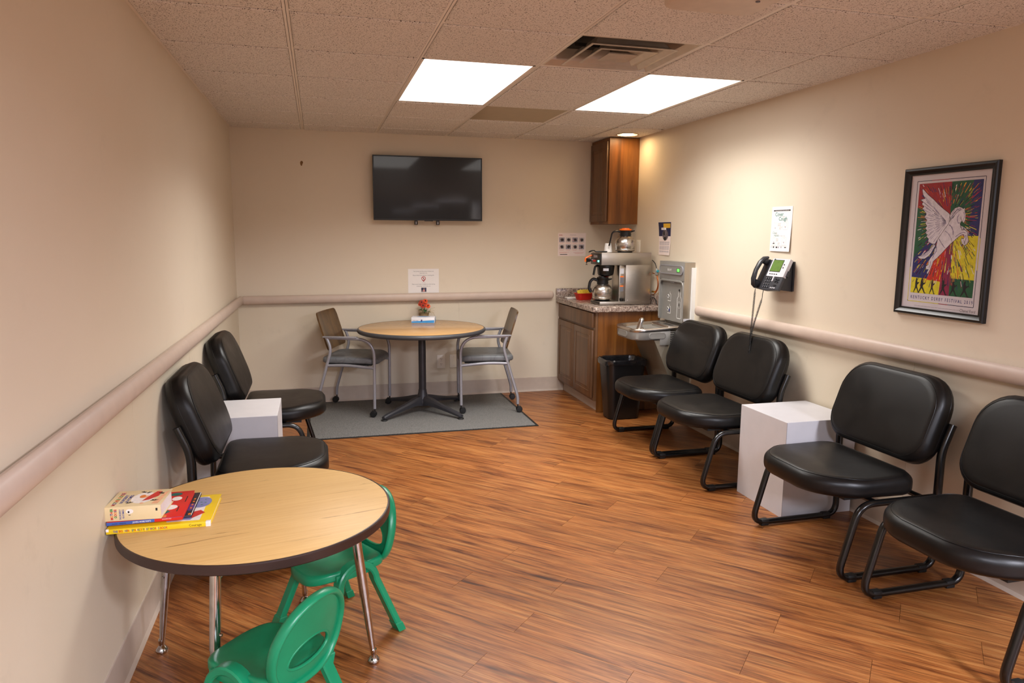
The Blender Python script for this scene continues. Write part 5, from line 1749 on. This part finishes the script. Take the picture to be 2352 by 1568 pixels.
def build_coffee():
    zc = 0.9015
    t = thing('coffee_maker', 'stainless steel coffee brewer with black control panel on the counter', 'coffee maker', (3.19, -0.74, zc))
    ox, oy = -3.19, 0.74

    def bx(x0, x1, y0, y1, z0, z1, bev=0.002):
        return M().box(x0 + ox, x1 + ox, y0 + oy, y1 + oy, z0 - zc, z1 - zc, bev)
    ya, yb = -0.848, -0.632
    b = bx(2.957, 3.422, ya, yb, 0.906, 0.932)
    b.obj('base', 'brushed_steel', t)
    for x in (2.98, 3.40):
        for y in (ya + 0.02, yb - 0.02):
            M().lathe([(0.012, 0.0), (0.013, 0.006)], (x + ox, y + oy, 0), 12).obj('foot', 'black_rubber', t)
    bx(2.9548, 2.958, ya + 0.008, yb - 0.008, 0.911, 0.928, 0.001).obj('base_label', 'black_plastic', t)
    M().lathe([(0.078, 0.0), (0.078, 0.003), (0.074, 0.004)], (3.02 + ox, -0.742 + oy, 0.0305), 36).obj('warming_plate', 'black_plastic', t)
    bx(3.186, 3.418, ya + 0.001, yb - 0.001, 0.931, 1.240).obj('tank', 'brushed_steel', t)
    bx(3.140, 3.187, ya + 0.03, yb - 0.03, 0.931, 1.240, 0.001).obj('front_plate', 'brushed_steel', t)
    bx(2.963, 3.417, ya, yb, 1.239, 1.343).obj('head', 'brushed_steel', t)
    # small stickers on the front plate side
    for z0, z1, m_ in ((1.165, 1.21, 'phone_bezel'), (1.135, 1.146, 'orange_plastic'), (1.085, 1.135, 'ink_grey'), (1.055, 1.066, 'orange_plastic'), (1.015, 1.055, 'ink_grey')):
        bx(3.148, 3.180, ya + 0.0292, ya + 0.0303, z0, z1, 0).obj('sticker', m_, t, smooth=False)
    bx(3.205, 3.212, ya + 0.0005, ya + 0.0015, 0.94, 0.945, 0).obj('rivet', 'print_white', t, smooth=False)
    cp = bx(2.950, 2.9635, ya + 0.003, yb - 0.003, 1.242, 1.336, 0.002).obj('control_panel', 'black_plastic', t)
    # panel marks face -x
    PR = (R(90), 0, R(-90))
    lx = 2.9493 + ox
    text(cp, 'BUNN', 0.030, 'phone_bezel', (lx, -0.700 + oy, 1.300 - zc), PR, name='maker_lettering', thick=0.0006)
    for y, z, m_ in ((-0.735, 1.272, 'red_plastic'), (-0.775, 1.272, 'phone_key'), (-0.815, 1.272, 'led_teal'), (-0.70, 1.272, 'red_plastic')):
        M().box(lx - 0.004, lx + 0.002, y - 0.011 + oy, y + 0.011 + oy, z - 0.008 - zc, z + 0.008 - zc, 0.001).obj('switch', m_, cp)
    # brew funnel
    fc = (3.045 + ox, -0.742 + oy)
    fu = M().lathe([(0.072, 1.239 - zc), (0.076, 1.228 - zc), (0.075, 1.222 - zc), (0.068, 1.160 - zc), (0.060, 1.150 - zc), (0.020, 1.138 - zc), (0.012, 1.130 - zc)], (fc[0], fc[1], 0), 40).obj('brew_funnel', 'black_plastic', t, ang=40)
    M().lathe([(0.030, 1.1415 - zc), (0.034, 1.1425 - zc), (0.020, 1.136 - zc), (0.010, 1.131 - zc)], (fc[0], fc[1], -0.0015), 30).obj('drip_ring', 'red_plastic', fu)
    M().tube(fillet([(fc[0] - 0.07, fc[1], 1.232 - zc), (fc[0] - 0.100, fc[1] - 0.01, 1.228 - zc), (fc[0] - 0.118, fc[1] - 0.02, 1.155 - zc)], 0.02, 4), 0.009, 10, rx=0.012, up=(0, 1, 0)).obj('funnel_handle', 'black_plastic', fu)
    M().box(fc[0] - 0.030, fc[0] + 0.016, fc[1] - 0.0755, fc[1] - 0.0735, 1.190 - zc, 1.212 - zc, mtx=Matrix.Translation((fc[0], fc[1], 0)) @ Matrix.Rotation(R(-15), 4, 'Z') @ Matrix.Translation((-fc[0], -fc[1], 0))).obj('sticker', 'phone_bezel', fu, smooth=False)
    # hot water tap with red lever on the far front corner
    ty = yb - 0.018 + oy
    tp = M().tube(fillet([(2.952 + ox, ty, 1.275 - zc), (2.905 + ox, ty, 1.275 - zc), (2.905 + ox, ty, 1.235 - zc)], 0.012, 4), 0.011, 12).obj('tap', 'chrome', t)
    M().lathe([(0.015, -0.004), (0.015, 0.03)], (0, 0, 0), 14, mtx=Matrix.Translation((2.93 + ox, ty, 1.275 - zc)) @ Matrix.Rotation(R(-90), 4, 'Y')).obj('tap_collar', 'black_plastic', tp)
    M().tube(fillet([(2.950 + ox, ty - 0.004, 1.318 - zc), (2.893 + ox, ty - 0.004, 1.292 - zc), (2.891 + ox, ty - 0.004, 1.262 - zc)], 0.006, 3), 0.0075, 8, rx=0.009, up=(0, 1, 0)).obj('tap_lever', 'orange_plastic', tp)
    M().lathe([(0.008, 0.0), (0.016, 0.004), (0.019, 0.022), (0.017, 0.024)], (3.163 + ox, -0.825 + oy, 0.031), 18).obj('knob', 'black_plastic', t)
    # pots
    carafe('coffee_pot', 'steel coffee pot with black lid under the brewer', (3.02, -0.742, zc + 0.0348), 168, 'black_plastic', False)
    carafe('coffee_pot', 'steel coffee pot with orange lid on top of the brewer', (3.208, -0.765, 1.3435), 172, 'orange_plastic', True)
    # cup and utensil on the brewer
    t = thing('foam_cup', 'white foam cup upside down on top of the coffee brewer', 'cup', (3.085, -0.688, 1.3435))
    M().lathe([(0.034, 0.0), (0.036, 0.002), (0.036, 0.006), (0.026, 0.075), (0.024, 0.076), (0.001, 0.076)], n=32).obj('cup_wall', 'white_foam', t)
    M().lathe([(0.034, 0.0), (0.0365, 0.002), (0.0365, 0.006), (0.034, 0.007)], n=32).obj('rim', 'white_foam', t)
    t = thing('funnel_brush', 'black utensil lying across the top of the coffee brewer', 'utensil', (2.995, -0.70, 1.3435), (0, 0, R(-6)))
    M().box(-0.03, 0.075, -0.012, 0.012, 0.0, 0.010, 0.004).obj('handle', 'black_plastic', t)
    M().tube([(-0.03 + 0.026 * math.cos(a) - 0.03, 0.02 * math.sin(a), 0.008 + 0.007 * math.sin(a * 1.5)) for a in [2 * PI * k / 20 for k in range(20)]], 0.004, 6, closed=True).obj('loop', 'black_plastic', t)
    # things behind the pot
    t = thing('canister', 'red and green coffee canister half hidden behind the lower pot', 'canister', (3.065, -0.56, zc))
    M().lathe([(0.050, 0.0), (0.052, 0.003), (0.052, 0.125), (0.050, 0.128)], n=32).obj('body', 'red_plastic', t)
    M().lathe([(0.0523, 0.05), (0.0526, 0.05), (0.0526, 0.11), (0.0523, 0.11)], n=32, cap0=False, cap1=False).obj('label_band', 'c_green', t)
    M().lathe([(0.053, 0.124), (0.054, 0.128), (0.054, 0.138), (0.050, 0.141), (0.001, 0.141)], n=32).obj('lid', 'black_plastic', t)
    t = thing('cup_sleeve', 'tall white sleeve of paper cups behind the coffee brewer', 'cups', (3.135, -0.44, zc))
    b = M()
    prof = [(0.030, 0.0), (0.031, 0.002)]
    for k in range(13):
        prof += [(0.039, 0.085 + k * 0.011), (0.0412, 0.087 + k * 0.011), (0.0412, 0.090 + k * 0.011), (0.0385, 0.091 + k * 0.011)]
    M().lathe(prof, n=28).obj('sleeve', 'white_foam', t)
    M().lathe([(0.035, 0.225), (0.039, 0.2335), (0.041, 0.2345), (0.041, 0.2365), (0.037, 0.2365)], n=28).obj('top_rim', 'white_foam', t)
    # basket of packets and a napkin
    t = thing('snack_basket', 'small red plastic basket holding packets beside the coffee pot', 'basket', (3.02, -0.30, zc), (0, 0, R(12)))
    b = M()
    rg = []
    for z, f in ((0.0, 0.75), (0.06, 1.0), (0.06, 0.96), (0.004, 0.71)):
        rg.append([Vector((x * f, y * f, z)) for x, y in rrect(0.17, 0.11, 0.03, 5)])
    b.loft(rg)
    b.obj('basket_wall', 'red_plastic', t)
    rg = [[Vector((x * f, y * f, z)) for x, y in rrect(0.17, 0.11, 0.03, 5)] for z, f in ((0.057, 1.0), (0.057, 1.04), (0.062, 1.04), (0.062, 0.96), (0.060, 0.96))]
    M().loft(rg, loop=True).obj('rim', 'red_plastic', t)
    words = ['leftmost', 'second from left', 'middle', 'fourth from left', 'rightmost']
    for k in range(5):
        p = thing('sugar_packet', '%s yellow sweetener packet sticking out of the red basket' % words[k], 'packet', (2.985 + 0.018 * k, -0.322 + 0.004 * k, zc + 0.012), (R(-8 + 5 * (k % 3)), R(-14 + 7 * k), R(12)), 'packets in the red basket')
        M().cushion(lambda i: rrect(0.042 - 2 * i, 0.004 - i * 0.6, 0.001, 2), 0.076, 0.001, 0).obj('packet', 'packet_yellow', p)
        M().box(-0.021, 0.021, -0.0006, 0.0006, 0.0755, 0.081).obj('crimp', 'packet_yellow', p, smooth=False)
    t = thing('paper_napkin', 'folded white napkin lying on the counter near the backsplash', 'napkin', (2.985, -0.15, zc), (0, 0, R(-4)))
    for k in range(5):
        M().box(-0.085 + 0.002 * (k % 2), 0.085, -0.05, 0.05 - 0.002 * (k % 3), 0.0022 * k, 0.0022 * k + 0.0019, 0.0006, 1).obj('fold', 'paper', t)
    # water supply behind the brewer
    t = thing('water_line', 'copper water tube with grey valve behind the coffee brewer', 'water line', (3.42, -0.80, zc))
    ox, oy = -3.42, 0.80

    def P(x, y, z):
        return Vector((x + ox, y + oy, z - zc))
    M().ptube(fillet([P(3.44, -0.83, 1.17), P(3.446, -0.90, 1.165), P(3.444, -0.94, 1.08), P(3.442, -0.91, 1.015), P(3.436, -0.84, 1.012)], 0.05, 6), 0.004, 8).obj('copper_tube', 'copper', t)
    M().ptube(fillet([P(3.447, -0.895, 1.165), P(3.448, -0.935, 1.10), P(3.447, -0.93, 1.03), P(3.440, -0.875, 0.99), P(3.440, -0.84, 0.985)], 0.05, 6), 0.004, 8).obj('copper_tube', 'copper', t)
    M().ptube(fillet([P(3.43, -0.84, 1.28), P(3.444, -0.87, 1.255), P(3.446, -0.90, 1.205)], 0.03, 5), 0.0035, 8).obj('hose', 'wire_black', t)
    v = M().lathe([(0.010, -0.03), (0.014, -0.026), (0.016, -0.008), (0.016, 0.014), (0.011, 0.022), (0.009, 0.028)], (0, 0, 0), 16, mtx=Matrix.Translation(P(3.446, -0.90, 1.185))).obj('valve', 'fountain_grey', t)
    M().lathe([(0.011, 0.012), (0.011, 0.022), (0.006, 0.024)], (0, 0, 0), 14, mtx=Matrix.Translation(P(3.446, -0.90, 1.19)) @ Matrix.Rotation(R(90), 4, 'X')).obj('valve_cap', 'teal_plastic', v)
    M().ptube([P(3.44, -0.84, 1.013), P(3.441, -0.895, 1.013)], 0.0075, 10).obj('fitting', 'brass', t)
    M().ptube(fillet([P(3.44, -0.84, 0.96), P(3.435, -0.90, 0.965), P(3.43, -0.955, 0.912)], 0.03, 5), 0.004, 8).obj('power_cord', 'wire_black', t)


build_coffee()


# ================================================================== drinking fountain
def build_fountain():
    yc = -1.292
    hw = 0.208
    t = thing('drinking_fountain', 'grey wall drinking fountain with steel basin and bottle filler', 'drinking fountain', (W, yc, 0), RIGHT)
    # local: x right (towards the viewer), y up, z out of the wall
    M().box(-hw - 0.004, hw + 0.022, 0.80, 1.245, 0.0006, 0.03).obj('backing_panel', 'print_white', t, smooth=False)
    zf = 0.092
    # bottle filler housing with an alcove
    M().box(-hw, hw, 0.815, 1.284, 0.0005, 0.070).obj('filler_back', 'fountain_grey', t, smooth=False)
    b = M()
    b.box(-hw, hw, 1.138, 1.284, 0.069, zf, 0.003)
    b.box(-hw, -hw + 0.016, 0.815, 1.137, 0.069, zf, 0.002)
    b.box(hw - 0.016, hw, 0.815, 1.137, 0.069, zf, 0.002)
    b.obj('filler_housing', 'fountain_grey', t)
    M().box(hw, hw + 0.0012, 0.815, 1.284, 0.0005, zf - 0.002).obj('side_plate', 'brushed_steel', t, smooth=False)
    M().box(-hw, hw, 1.284, 1.2855, 0.0005, zf - 0.001).obj('top_plate', 'fountain_grey', t, smooth=False)
    # arch trim around the alcove
    ar = fillet([(-hw + 0.012, 0.83, zf), (-hw + 0.012, 1.135, zf), (hw - 0.012, 1.135, zf), (hw - 0.012, 0.83, zf)], 0.05, 6)
    M().tube(ar, 0.008, 8, rx=0.006, up=(0, 0, 1)).obj('alcove_trim', 'fountain_grey', t)
    pn = M().prism(rrect(0.385, 0.066, 0.030, 8, 0, 1.222), zf - 0.002, zf + 0.008).obj('display_bar', 'fountain_grey', t)
    b = M()
    a1, a2 = rrect(0.390, 0.071, 0.033, 8, 0, 1.222), rrect(0.376, 0.057, 0.027, 8, 0, 1.222)
    b.loft([[Vector((x, y, z)) for x, y in a] for a, z in ((a1, zf), (a1, zf + 0.010), (a2, zf + 0.010), (a2, zf))], loop=True)
    b.obj('bar_rim', 'silver_paint', pn)
    text(pn, 'ELKAY', 0.022, 'print_white', (-0.052, 1.214, zf + 0.0085), xs=1.1, name='maker_lettering', thick=0.0004)
    M().box(0.100, 0.148, 1.206, 1.236, zf + 0.007, zf + 0.0085).obj('display_frame', 'dark_slot', pn, smooth=False)
    M().box(0.108, 0.142, 1.211, 1.232, zf + 0.008, zf + 0.0092).obj('filter_light', 'led_green', pn, smooth=False)
    M().loft([[Vector((x, y, z)) for x, y in ((-0.05, 1.138), (0.05, 1.138), (0.04, 1.118), (-0.02, 1.118))] for z in (0.0705, 0.086)]).obj('nozzle', 'silver_paint', t, smooth=False)
    M().lathe([(0.006, 0.0), (0.006, 0.012)], (0, 0, 0), 12, mtx=Matrix.Translation((0.105, 1.066, 0.064))).obj('sensor', 'dark_slot', t)
    # printed symbols on the alcove back
    zz = 0.0706

    def line(p, wd=0.0022):
        out = []
        for i in range(len(p) - 1):
            a, c = Vector(p[i]), Vector(p[i + 1])
            d = (c - a).normalized() * wd
            out.append([(a.x + d.y - d.x * 0.5, a.y - d.x - d.y * 0.5), (c.x + d.y + d.x * 0.5, c.y - d.x + d.y * 0.5), (c.x - d.y + d.x * 0.5, c.y + d.x + d.y * 0.5), (a.x - d.y - d.x * 0.5, a.y + d.x - d.y * 0.5)])
        return out
    bot = [(0.090, 1.050), (0.090, 1.020), (0.072, 0.995), (0.072, 0.850), (0.078, 0.843), (0.132, 0.843), (0.138, 0.850), (0.138, 0.995), (0.120, 1.020), (0.120, 1.050)]
    polys(t, 'bottle_symbol', 'print_white', line(bot, 0.0025) + line([(0.105 + 0.024 * math.cos(a), 0.95 + 0.026 * math.sin(a)) for a in [2 * PI * k / 20 for k in range(21)]], 0.0012), zz)
    polys(t, 'bottle_symbol', 'ink_black', [ellipse(0.006, 0.008, 12, 0.105, 0.95), ellipse(0.006, 0.014, 12, 0.105, 1.062)], zz)
    for y in (1.005, 0.905):
        polys(t, 'cup_symbol', 'print_white', line([(-0.085, y - 0.035), (-0.035, y - 0.035), (-0.035, y + 0.018), (-0.052, y + 0.024), (-0.052, y + 0.038)], 0.0022) + [ellipse(0.016, 0.013, 12, -0.078, y + 0.004), [(-0.10, y + 0.002), (-0.086, y + 0.012), (-0.070, y - 0.012), (-0.084, y - 0.016)]], zz)
    polys(t, 'cup_symbol', 'ink_blue', [rrect(0.014, 0.024, 0.002, 2, -0.053, 0.895)], zz + 0.0004)
    M().box(hw + 0.0010, hw + 0.0020, 0.832, 0.852, 0.006, 0.085).obj('sticker', 'phone_bezel', t, smooth=False)
    # basin: rim falls gently towards the front; plan is a rounded rectangle
    D = 0.486

    def bo(i, d0=0.0):
        return rrect(2 * hw - 2 * i, D - d0 - 2 * i, (0.10, 0.004, 0.004, 0.10), 8)

    def ring(i, y, d0=0.0):
        out = []
        for px, pz in bo(i, d0):
            zl = (D + d0) / 2 - pz   # z out of wall: py is -pz
            zl = D / 2 + (-pz)
            f = zl / D
            out.append(Vector((px, y + 0.02 * (1 - f), zl)))
        return out
    # rrect's "front" radii sit at negative y, so -py puts them out from the wall
    sk = M()
    sk.loft([ring(0.03, 0.684), ring(0.006, 0.690), ring(0.0, 0.700), ring(0.0, 0.755)], True, True)
    ap = sk.obj('apron', 'fountain_grey', t, ang=40)
    M().loft([ring(-0.001, 0.752), ring(-0.004, 0.757), ring(-0.004, 0.772), ring(0.0, 0.778), ring(0.014, 0.778), ring(0.03, 0.770), ring(0.05, 0.745), ring(0.08, 0.735)], False, True).obj('basin', 'satin_steel', t, ang=50)
    # raised drain tray at the back and drain holes
    M().box(-0.10, 0.19, 0.765, 0.796, 0.10, 0.20, 0.006).obj('drip_grate', 'satin_steel', t)
    b = M()
    for k in range(6):
        b.box(0.02 + 0.022 * k, 0.032 + 0.022 * k, 0.7955, 0.797, 0.13, 0.16)
    b.obj('grate_slot', 'dark_slot', t, smooth=False)
    # bubbler
    bb = M()
    bb.lathe([(0.022, 0.0), (0.020, 0.012), (0.014, 0.03)], (0, 0, 0), 18, mtx=Matrix.Translation((0.075, 0.748, 0.37)) @ Matrix.Rotation(R(-90), 4, 'X'))
    bb.cushion(lambda i: rrect(0.044 - 2 * i, 0.105 - 2 * i, 0.020, 6), 0.034, 0.014, 0.003, lambda x, y, z: (0.075 + x, 0.802 + y, 0.36 + z - 0.3 * (y - 0.02)), 4, 4)
    bb.obj('bubbler', 'chrome', t, ang=70)
    # push bars on the front and both sides
    for (cx, cz, a) in ((-0.02, D + 0.001, 0), (hw + 0.001, 0.30, 90)):
        m = Matrix.Translation((cx, 0.7265, cz)) @ Matrix.Rotation(R(a), 4, 'Y')
        p1 = rrect(0.140 if a else 0.17, 0.050, 0.023, 6)
        p2 = rrect((0.140 if a else 0.17) - 0.008, 0.042, 0.019, 6)
        M().loft([[m @ Vector((x, y, z)) for x, y in q] for q, z in ((p1, -0.002), (p1, 0.0015), (p2, 0.003), (p2, 0.0012))]).obj('push_bar', 'fountain_bar', ap, ang=30)
    # cabinet under the basin, tapering back to the wall
    M().loft([[Vector((sx * k, y, z)) for sx, z in ((-1, 0.002), (1, 0.002), (1, d), (-1, d))] for y, d, k in ((0.30, 0.14, 0.19), (0.34, 0.17, 0.196), (0.43, 0.20, 0.198), (0.648, 0.30, 0.200), (0.69, 0.32, 0.200))]).obj('skirt', 'fountain_skirt', t, smooth=False)
    M().box(-hw + 0.002, hw + 0.0006, 0.652, 0.758, 0.002, 0.275, 0.003).obj('side_box', 'fountain_grey', t)
    b = M()
    for k in range(12):
        b.box(hw - 0.001, hw + 0.0008, 0.610 + 0.0135 * k, 0.617 + 0.0135 * k, 0.06, 0.19)
    b.obj('vent_slots', 'dark_slot', t, smooth=False)
    M().box(hw - 0.02, hw - 0.0005, 0.60, 0.66, 0.05, 0.20).obj('vent_box', 'fountain_skirt', t, smooth=False)


build_fountain()


# ================================================================== wastebasket
def build_bin():
    t = thing('wastebasket', 'black plastic wastebasket with a dark bag beside the base cabinet', 'wastebasket', (3.055, -1.12, 0))
    hb, ht_ = 0.485, 0.0

    def rg(f, z, ins=0.0):
        w_, d_ = 0.265 + 0.075 * f - 2 * ins, 0.185 + 0.065 * f - 2 * ins
        return [Vector((x, y, z)) for x, y in rrect(w_, d_, 0.05 + 0.01 * f, 7)]
    M().loft([rg(0, 0.0, 0.008), rg(0.0, 0.008), rg(0.97, 0.470), rg(1.0, 0.4725, -0.004), rg(1.0, 0.485, -0.004), rg(1.0, 0.485, 0.004), rg(0.05, 0.02, 0.004)]).obj('bin_wall', 'black_plastic', t, ang=40)
    # bag folded over the rim, crumpled
    rnd = random.Random(5)
    n = len(rg(0, 0))
    drop = [0.030 + 0.012 * math.sin(3 * 2 * PI * k / n) + rnd.uniform(-0.005, 0.005) for k in range(n)]
    rings = []
    for f, ins, mode in ((0.55, 0.016, 'in'), (0.85, 0.012, 'in2'), (1.0, 0.008, 'lip'), (1.0, -0.003, 'top'), (1.0, -0.011, 'out'), (0.98, -0.012, 'mid'), (0.95, -0.010, 'low')):
        base = rg(f, 0.0, ins)
        r_ = []
        for k, p in enumerate(base):
            j = rnd.uniform(-0.002, 0.002)
            z = {'in': 0.30, 'in2': 0.42, 'lip': 0.492, 'top': 0.497 + 0.003 * math.sin(k * 1.7), 'out': 0.488, 'mid': 0.486 - drop[k] * 0.5, 'low': 0.486 - drop[k]}[mode]
            r_.append(Vector((p.x * (1 + j), p.y * (1 + j), z + rnd.uniform(-0.0015, 0.0015))))
        rings.append(r_)
    M().loft(rings, True, False).obj('bag', 'bag_film', t, ang=25)


build_bin()


# ================================================================== wall phone
def build_phone():
    t = thing('wall_phone', 'dark desk phone with green display mounted on the right wall', 'phone', (W - 0.0005, -2.600, 1.262), RIGHT)
    # local x right, y up, z out; the face leans towards the viewer at the bottom
    M().loft([[Vector((x, y, z)) for x, y in ((-0.07, -0.105), (0.10, -0.105), (0.10, 0.075), (-0.07, 0.075))] for z in (0.0, 0.012)]).obj('wall_plate', 'phone_dark', t, smooth=False)
    # wedge shaped mount
    M().loft([[Vector((x, -0.108, 0.002)), Vector((x, -0.095, 0.098)), Vector((x, 0.050, 0.040)), Vector((x, 0.060, 0.002))] for x in (-0.06, 0.092)]).obj('wedge', 'phone_dark', t, smooth=False)
    tilt = R(-24)
    fm = Matrix.Translation((-0.013, -0.005, 0.082)) @ Matrix.Rotation(tilt, 4, 'X')

    def slab(poly, z0, z1, name, m_, par, bev=None):
        b = M()
        if bev:
            b.cushion(lambda i: [(x * (1 - i / 0.12), y * (1 - i / 0.12)) for x, y in poly], z1 - z0, bev, 0, lambda x, y, z: tuple(fm @ Vector((x, y, z + z0))), 3, 2)
        else:
            b.prism(poly, z0, z1, fm)
        return b.obj(name, m_, par, ang=35)
    body = slab([(-0.128, -0.098), (0.0, -0.108), (0.122, -0.098), (0.122, 0.095), (-0.122, 0.095)], -0.022, 0.0, 'base', 'phone_body', t, 0.004)
    slab(rrect(0.168, 0.118, 0.004, 3, 0.042, 0.044), -0.018, 0.004, 'display_bezel', 'phone_bezel', body)
    slab(rrect(0.105, 0.080, 0.002, 2, 0.022, 0.055), 0.003, 0.0046, 'screen_frame', 'phone_dark', body)
    slab(rrect(0.098, 0.073, 0.002, 2, 0.022, 0.055), 0.004, 0.0052, 'screen', 'lcd_green', body)
    slab(rrect(0.012, 0.006, 0.001, 2, -0.022, 0.0975), 0.003, 0.0048, 'maker_mark', 'phone_key', body)
    for k in range(4):
        slab(rrect(0.012, 0.005, 0.002, 3, -0.012 + 0.022 * k, 0.000), 0.003, 0.0062, 'soft_key', 'phone_key', body)
    for k in range(2):
        slab(ellipse(0.0045, 0.0045, 10, 0.090, 0.065 - 0.02 * k), 0.003, 0.0058, 'soft_key', 'phone_key', body)
    for r_ in range(4):
        for c in range(3):
            ky = slab(rrect(0.013, 0.009, 0.003, 3, -0.028 + 0.020 * c, -0.030 - 0.0185 * r_), -0.002, 0.004, 'number_key', 'phone_key', body)
            slab(rrect(0.004, 0.004, 0.001, 2, -0.028 + 0.020 * c, -0.030 - 0.0185 * r_), 0.0035, 0.0044, 'key_print', 'phone_bezel', ky)
    slab(rrect(0.010, 0.034, 0.005, 4, 0.038, -0.030), -0.002, 0.005, 'navigation_key', 'phone_bezel', body)
    for x, y in ((0.068, -0.030), (0.092, -0.032), (0.066, -0.046), (0.090, -0.049), (0.079, -0.039)):
        slab(ellipse(0.0085, 0.005, 12, x, y), -0.002, 0.004, 'function_key', 'phone_key', body)
    slab(ellipse(0.016, 0.005, 14, 0.078, -0.071), -0.002, 0.004, 'volume_key', 'phone_key', body)
    for k in range(3):
        slab(ellipse(0.005, 0.004, 10, 0.050 + 0.018 * k, -0.088), -0.002, 0.004, 'function_key', 'phone_bezel', body)
    # cradle and handset
    slab(rrect(0.050, 0.190, 0.008, 4, -0.090, 0.0), -0.006, 0.003, 'cradle', 'phone_dark', body)
    path = [fm @ Vector((-0.092, y, z)) for y, z in ((-0.100, 0.010), (-0.088, 0.030), (-0.055, 0.048), (0.0, 0.056), (0.055, 0.050), (0.088, 0.034), (0.104, 0.012))]
    hs = M().tube(path, 0.021, 14, rx=0.0135, up=fm.to_3x3() @ Vector((0, 0, 1)), scales=[0.62, 1.0, 0.98, 0.86, 0.96, 1.0, 0.62]).obj('handset', 'phone_dark', t, ang=70)
    for y in (-0.072, 0.075):
        b = M()
        b.lathe([(0.021, 0.0), (0.022, 0.012), (0.019, 0.030)], (0, 0, 0), 20, mtx=fm @ Matrix.Translation((-0.092, y, 0.004)))
        b.obj('ear_cap', 'phone_dark', hs)
    slab([(0.118, -0.01), (0.136, -0.004), (0.136, 0.03), (0.118, 0.036)], -0.026, -0.012, 'stand_hinge', 'phone_dark', body)
    # curly cord: from the handset down over the chair back and up to the base
    p0 = fm @ Vector((-0.095, -0.106, 0.004))
    p1 = fm @ Vector((-0.030, -0.106, -0.012))

    def coil(path, turns, r):
        path = fillet(path, 0.12, 8)
        L = [0.0]
        for k in range(1, len(path)):
            L.append(L[-1] + (path[k] - path[k - 1]).length)
        pts = []
        n = turns * 9
        for k in range(n + 1):
            f = k / n * L[-1]
            i = max(q for q in range(len(L) - 1) if L[q] <= f + 1e-9)
            d = path[i + 1] - path[i]
            c = path[i] + d * ((f - L[i]) / (L[i + 1] - L[i]))
            d.normalize()
            e1 = Vector((1, 0, 0.2))
            e1 = (e1 - d * e1.dot(d)).normalized()
            e2 = d.cross(e1)
            rr = r * min(1, k / n * 14, (1 - k / n) * 14 + 0.3)
            a = 2 * PI * turns * k / n
            pts.append(c + e1 * rr * math.cos(a) + e2 * rr * math.sin(a))
        return pts
    end = Vector((-0.036, -0.510, 0.196))
    mid1 = Vector((p0.x + 0.012, -0.36, 0.150))
    mid2 = Vector((p0.x + 0.022, -0.36, 0.152))
    M().ptube(coil([p0, mid1, end], 48, 0.0052), 0.0019, 5).obj('curly_cord', 'wire_black', t, ang=80)
    m0 = p1 + Vector((0.002, -0.045, 0.006))
    b = M()
    b.ptube([p1, p1.lerp(m0, 0.5) + Vector((0.002, 0, 0.003)), m0], 0.0022, 6)
    b.ptube(coil([m0, mid2, end + Vector((0.006, 0.002, 0.0))], 46, 0.0052), 0.0019, 5)
    b.obj('curly_cord', 'wire_black', t, ang=80)

build_phone()
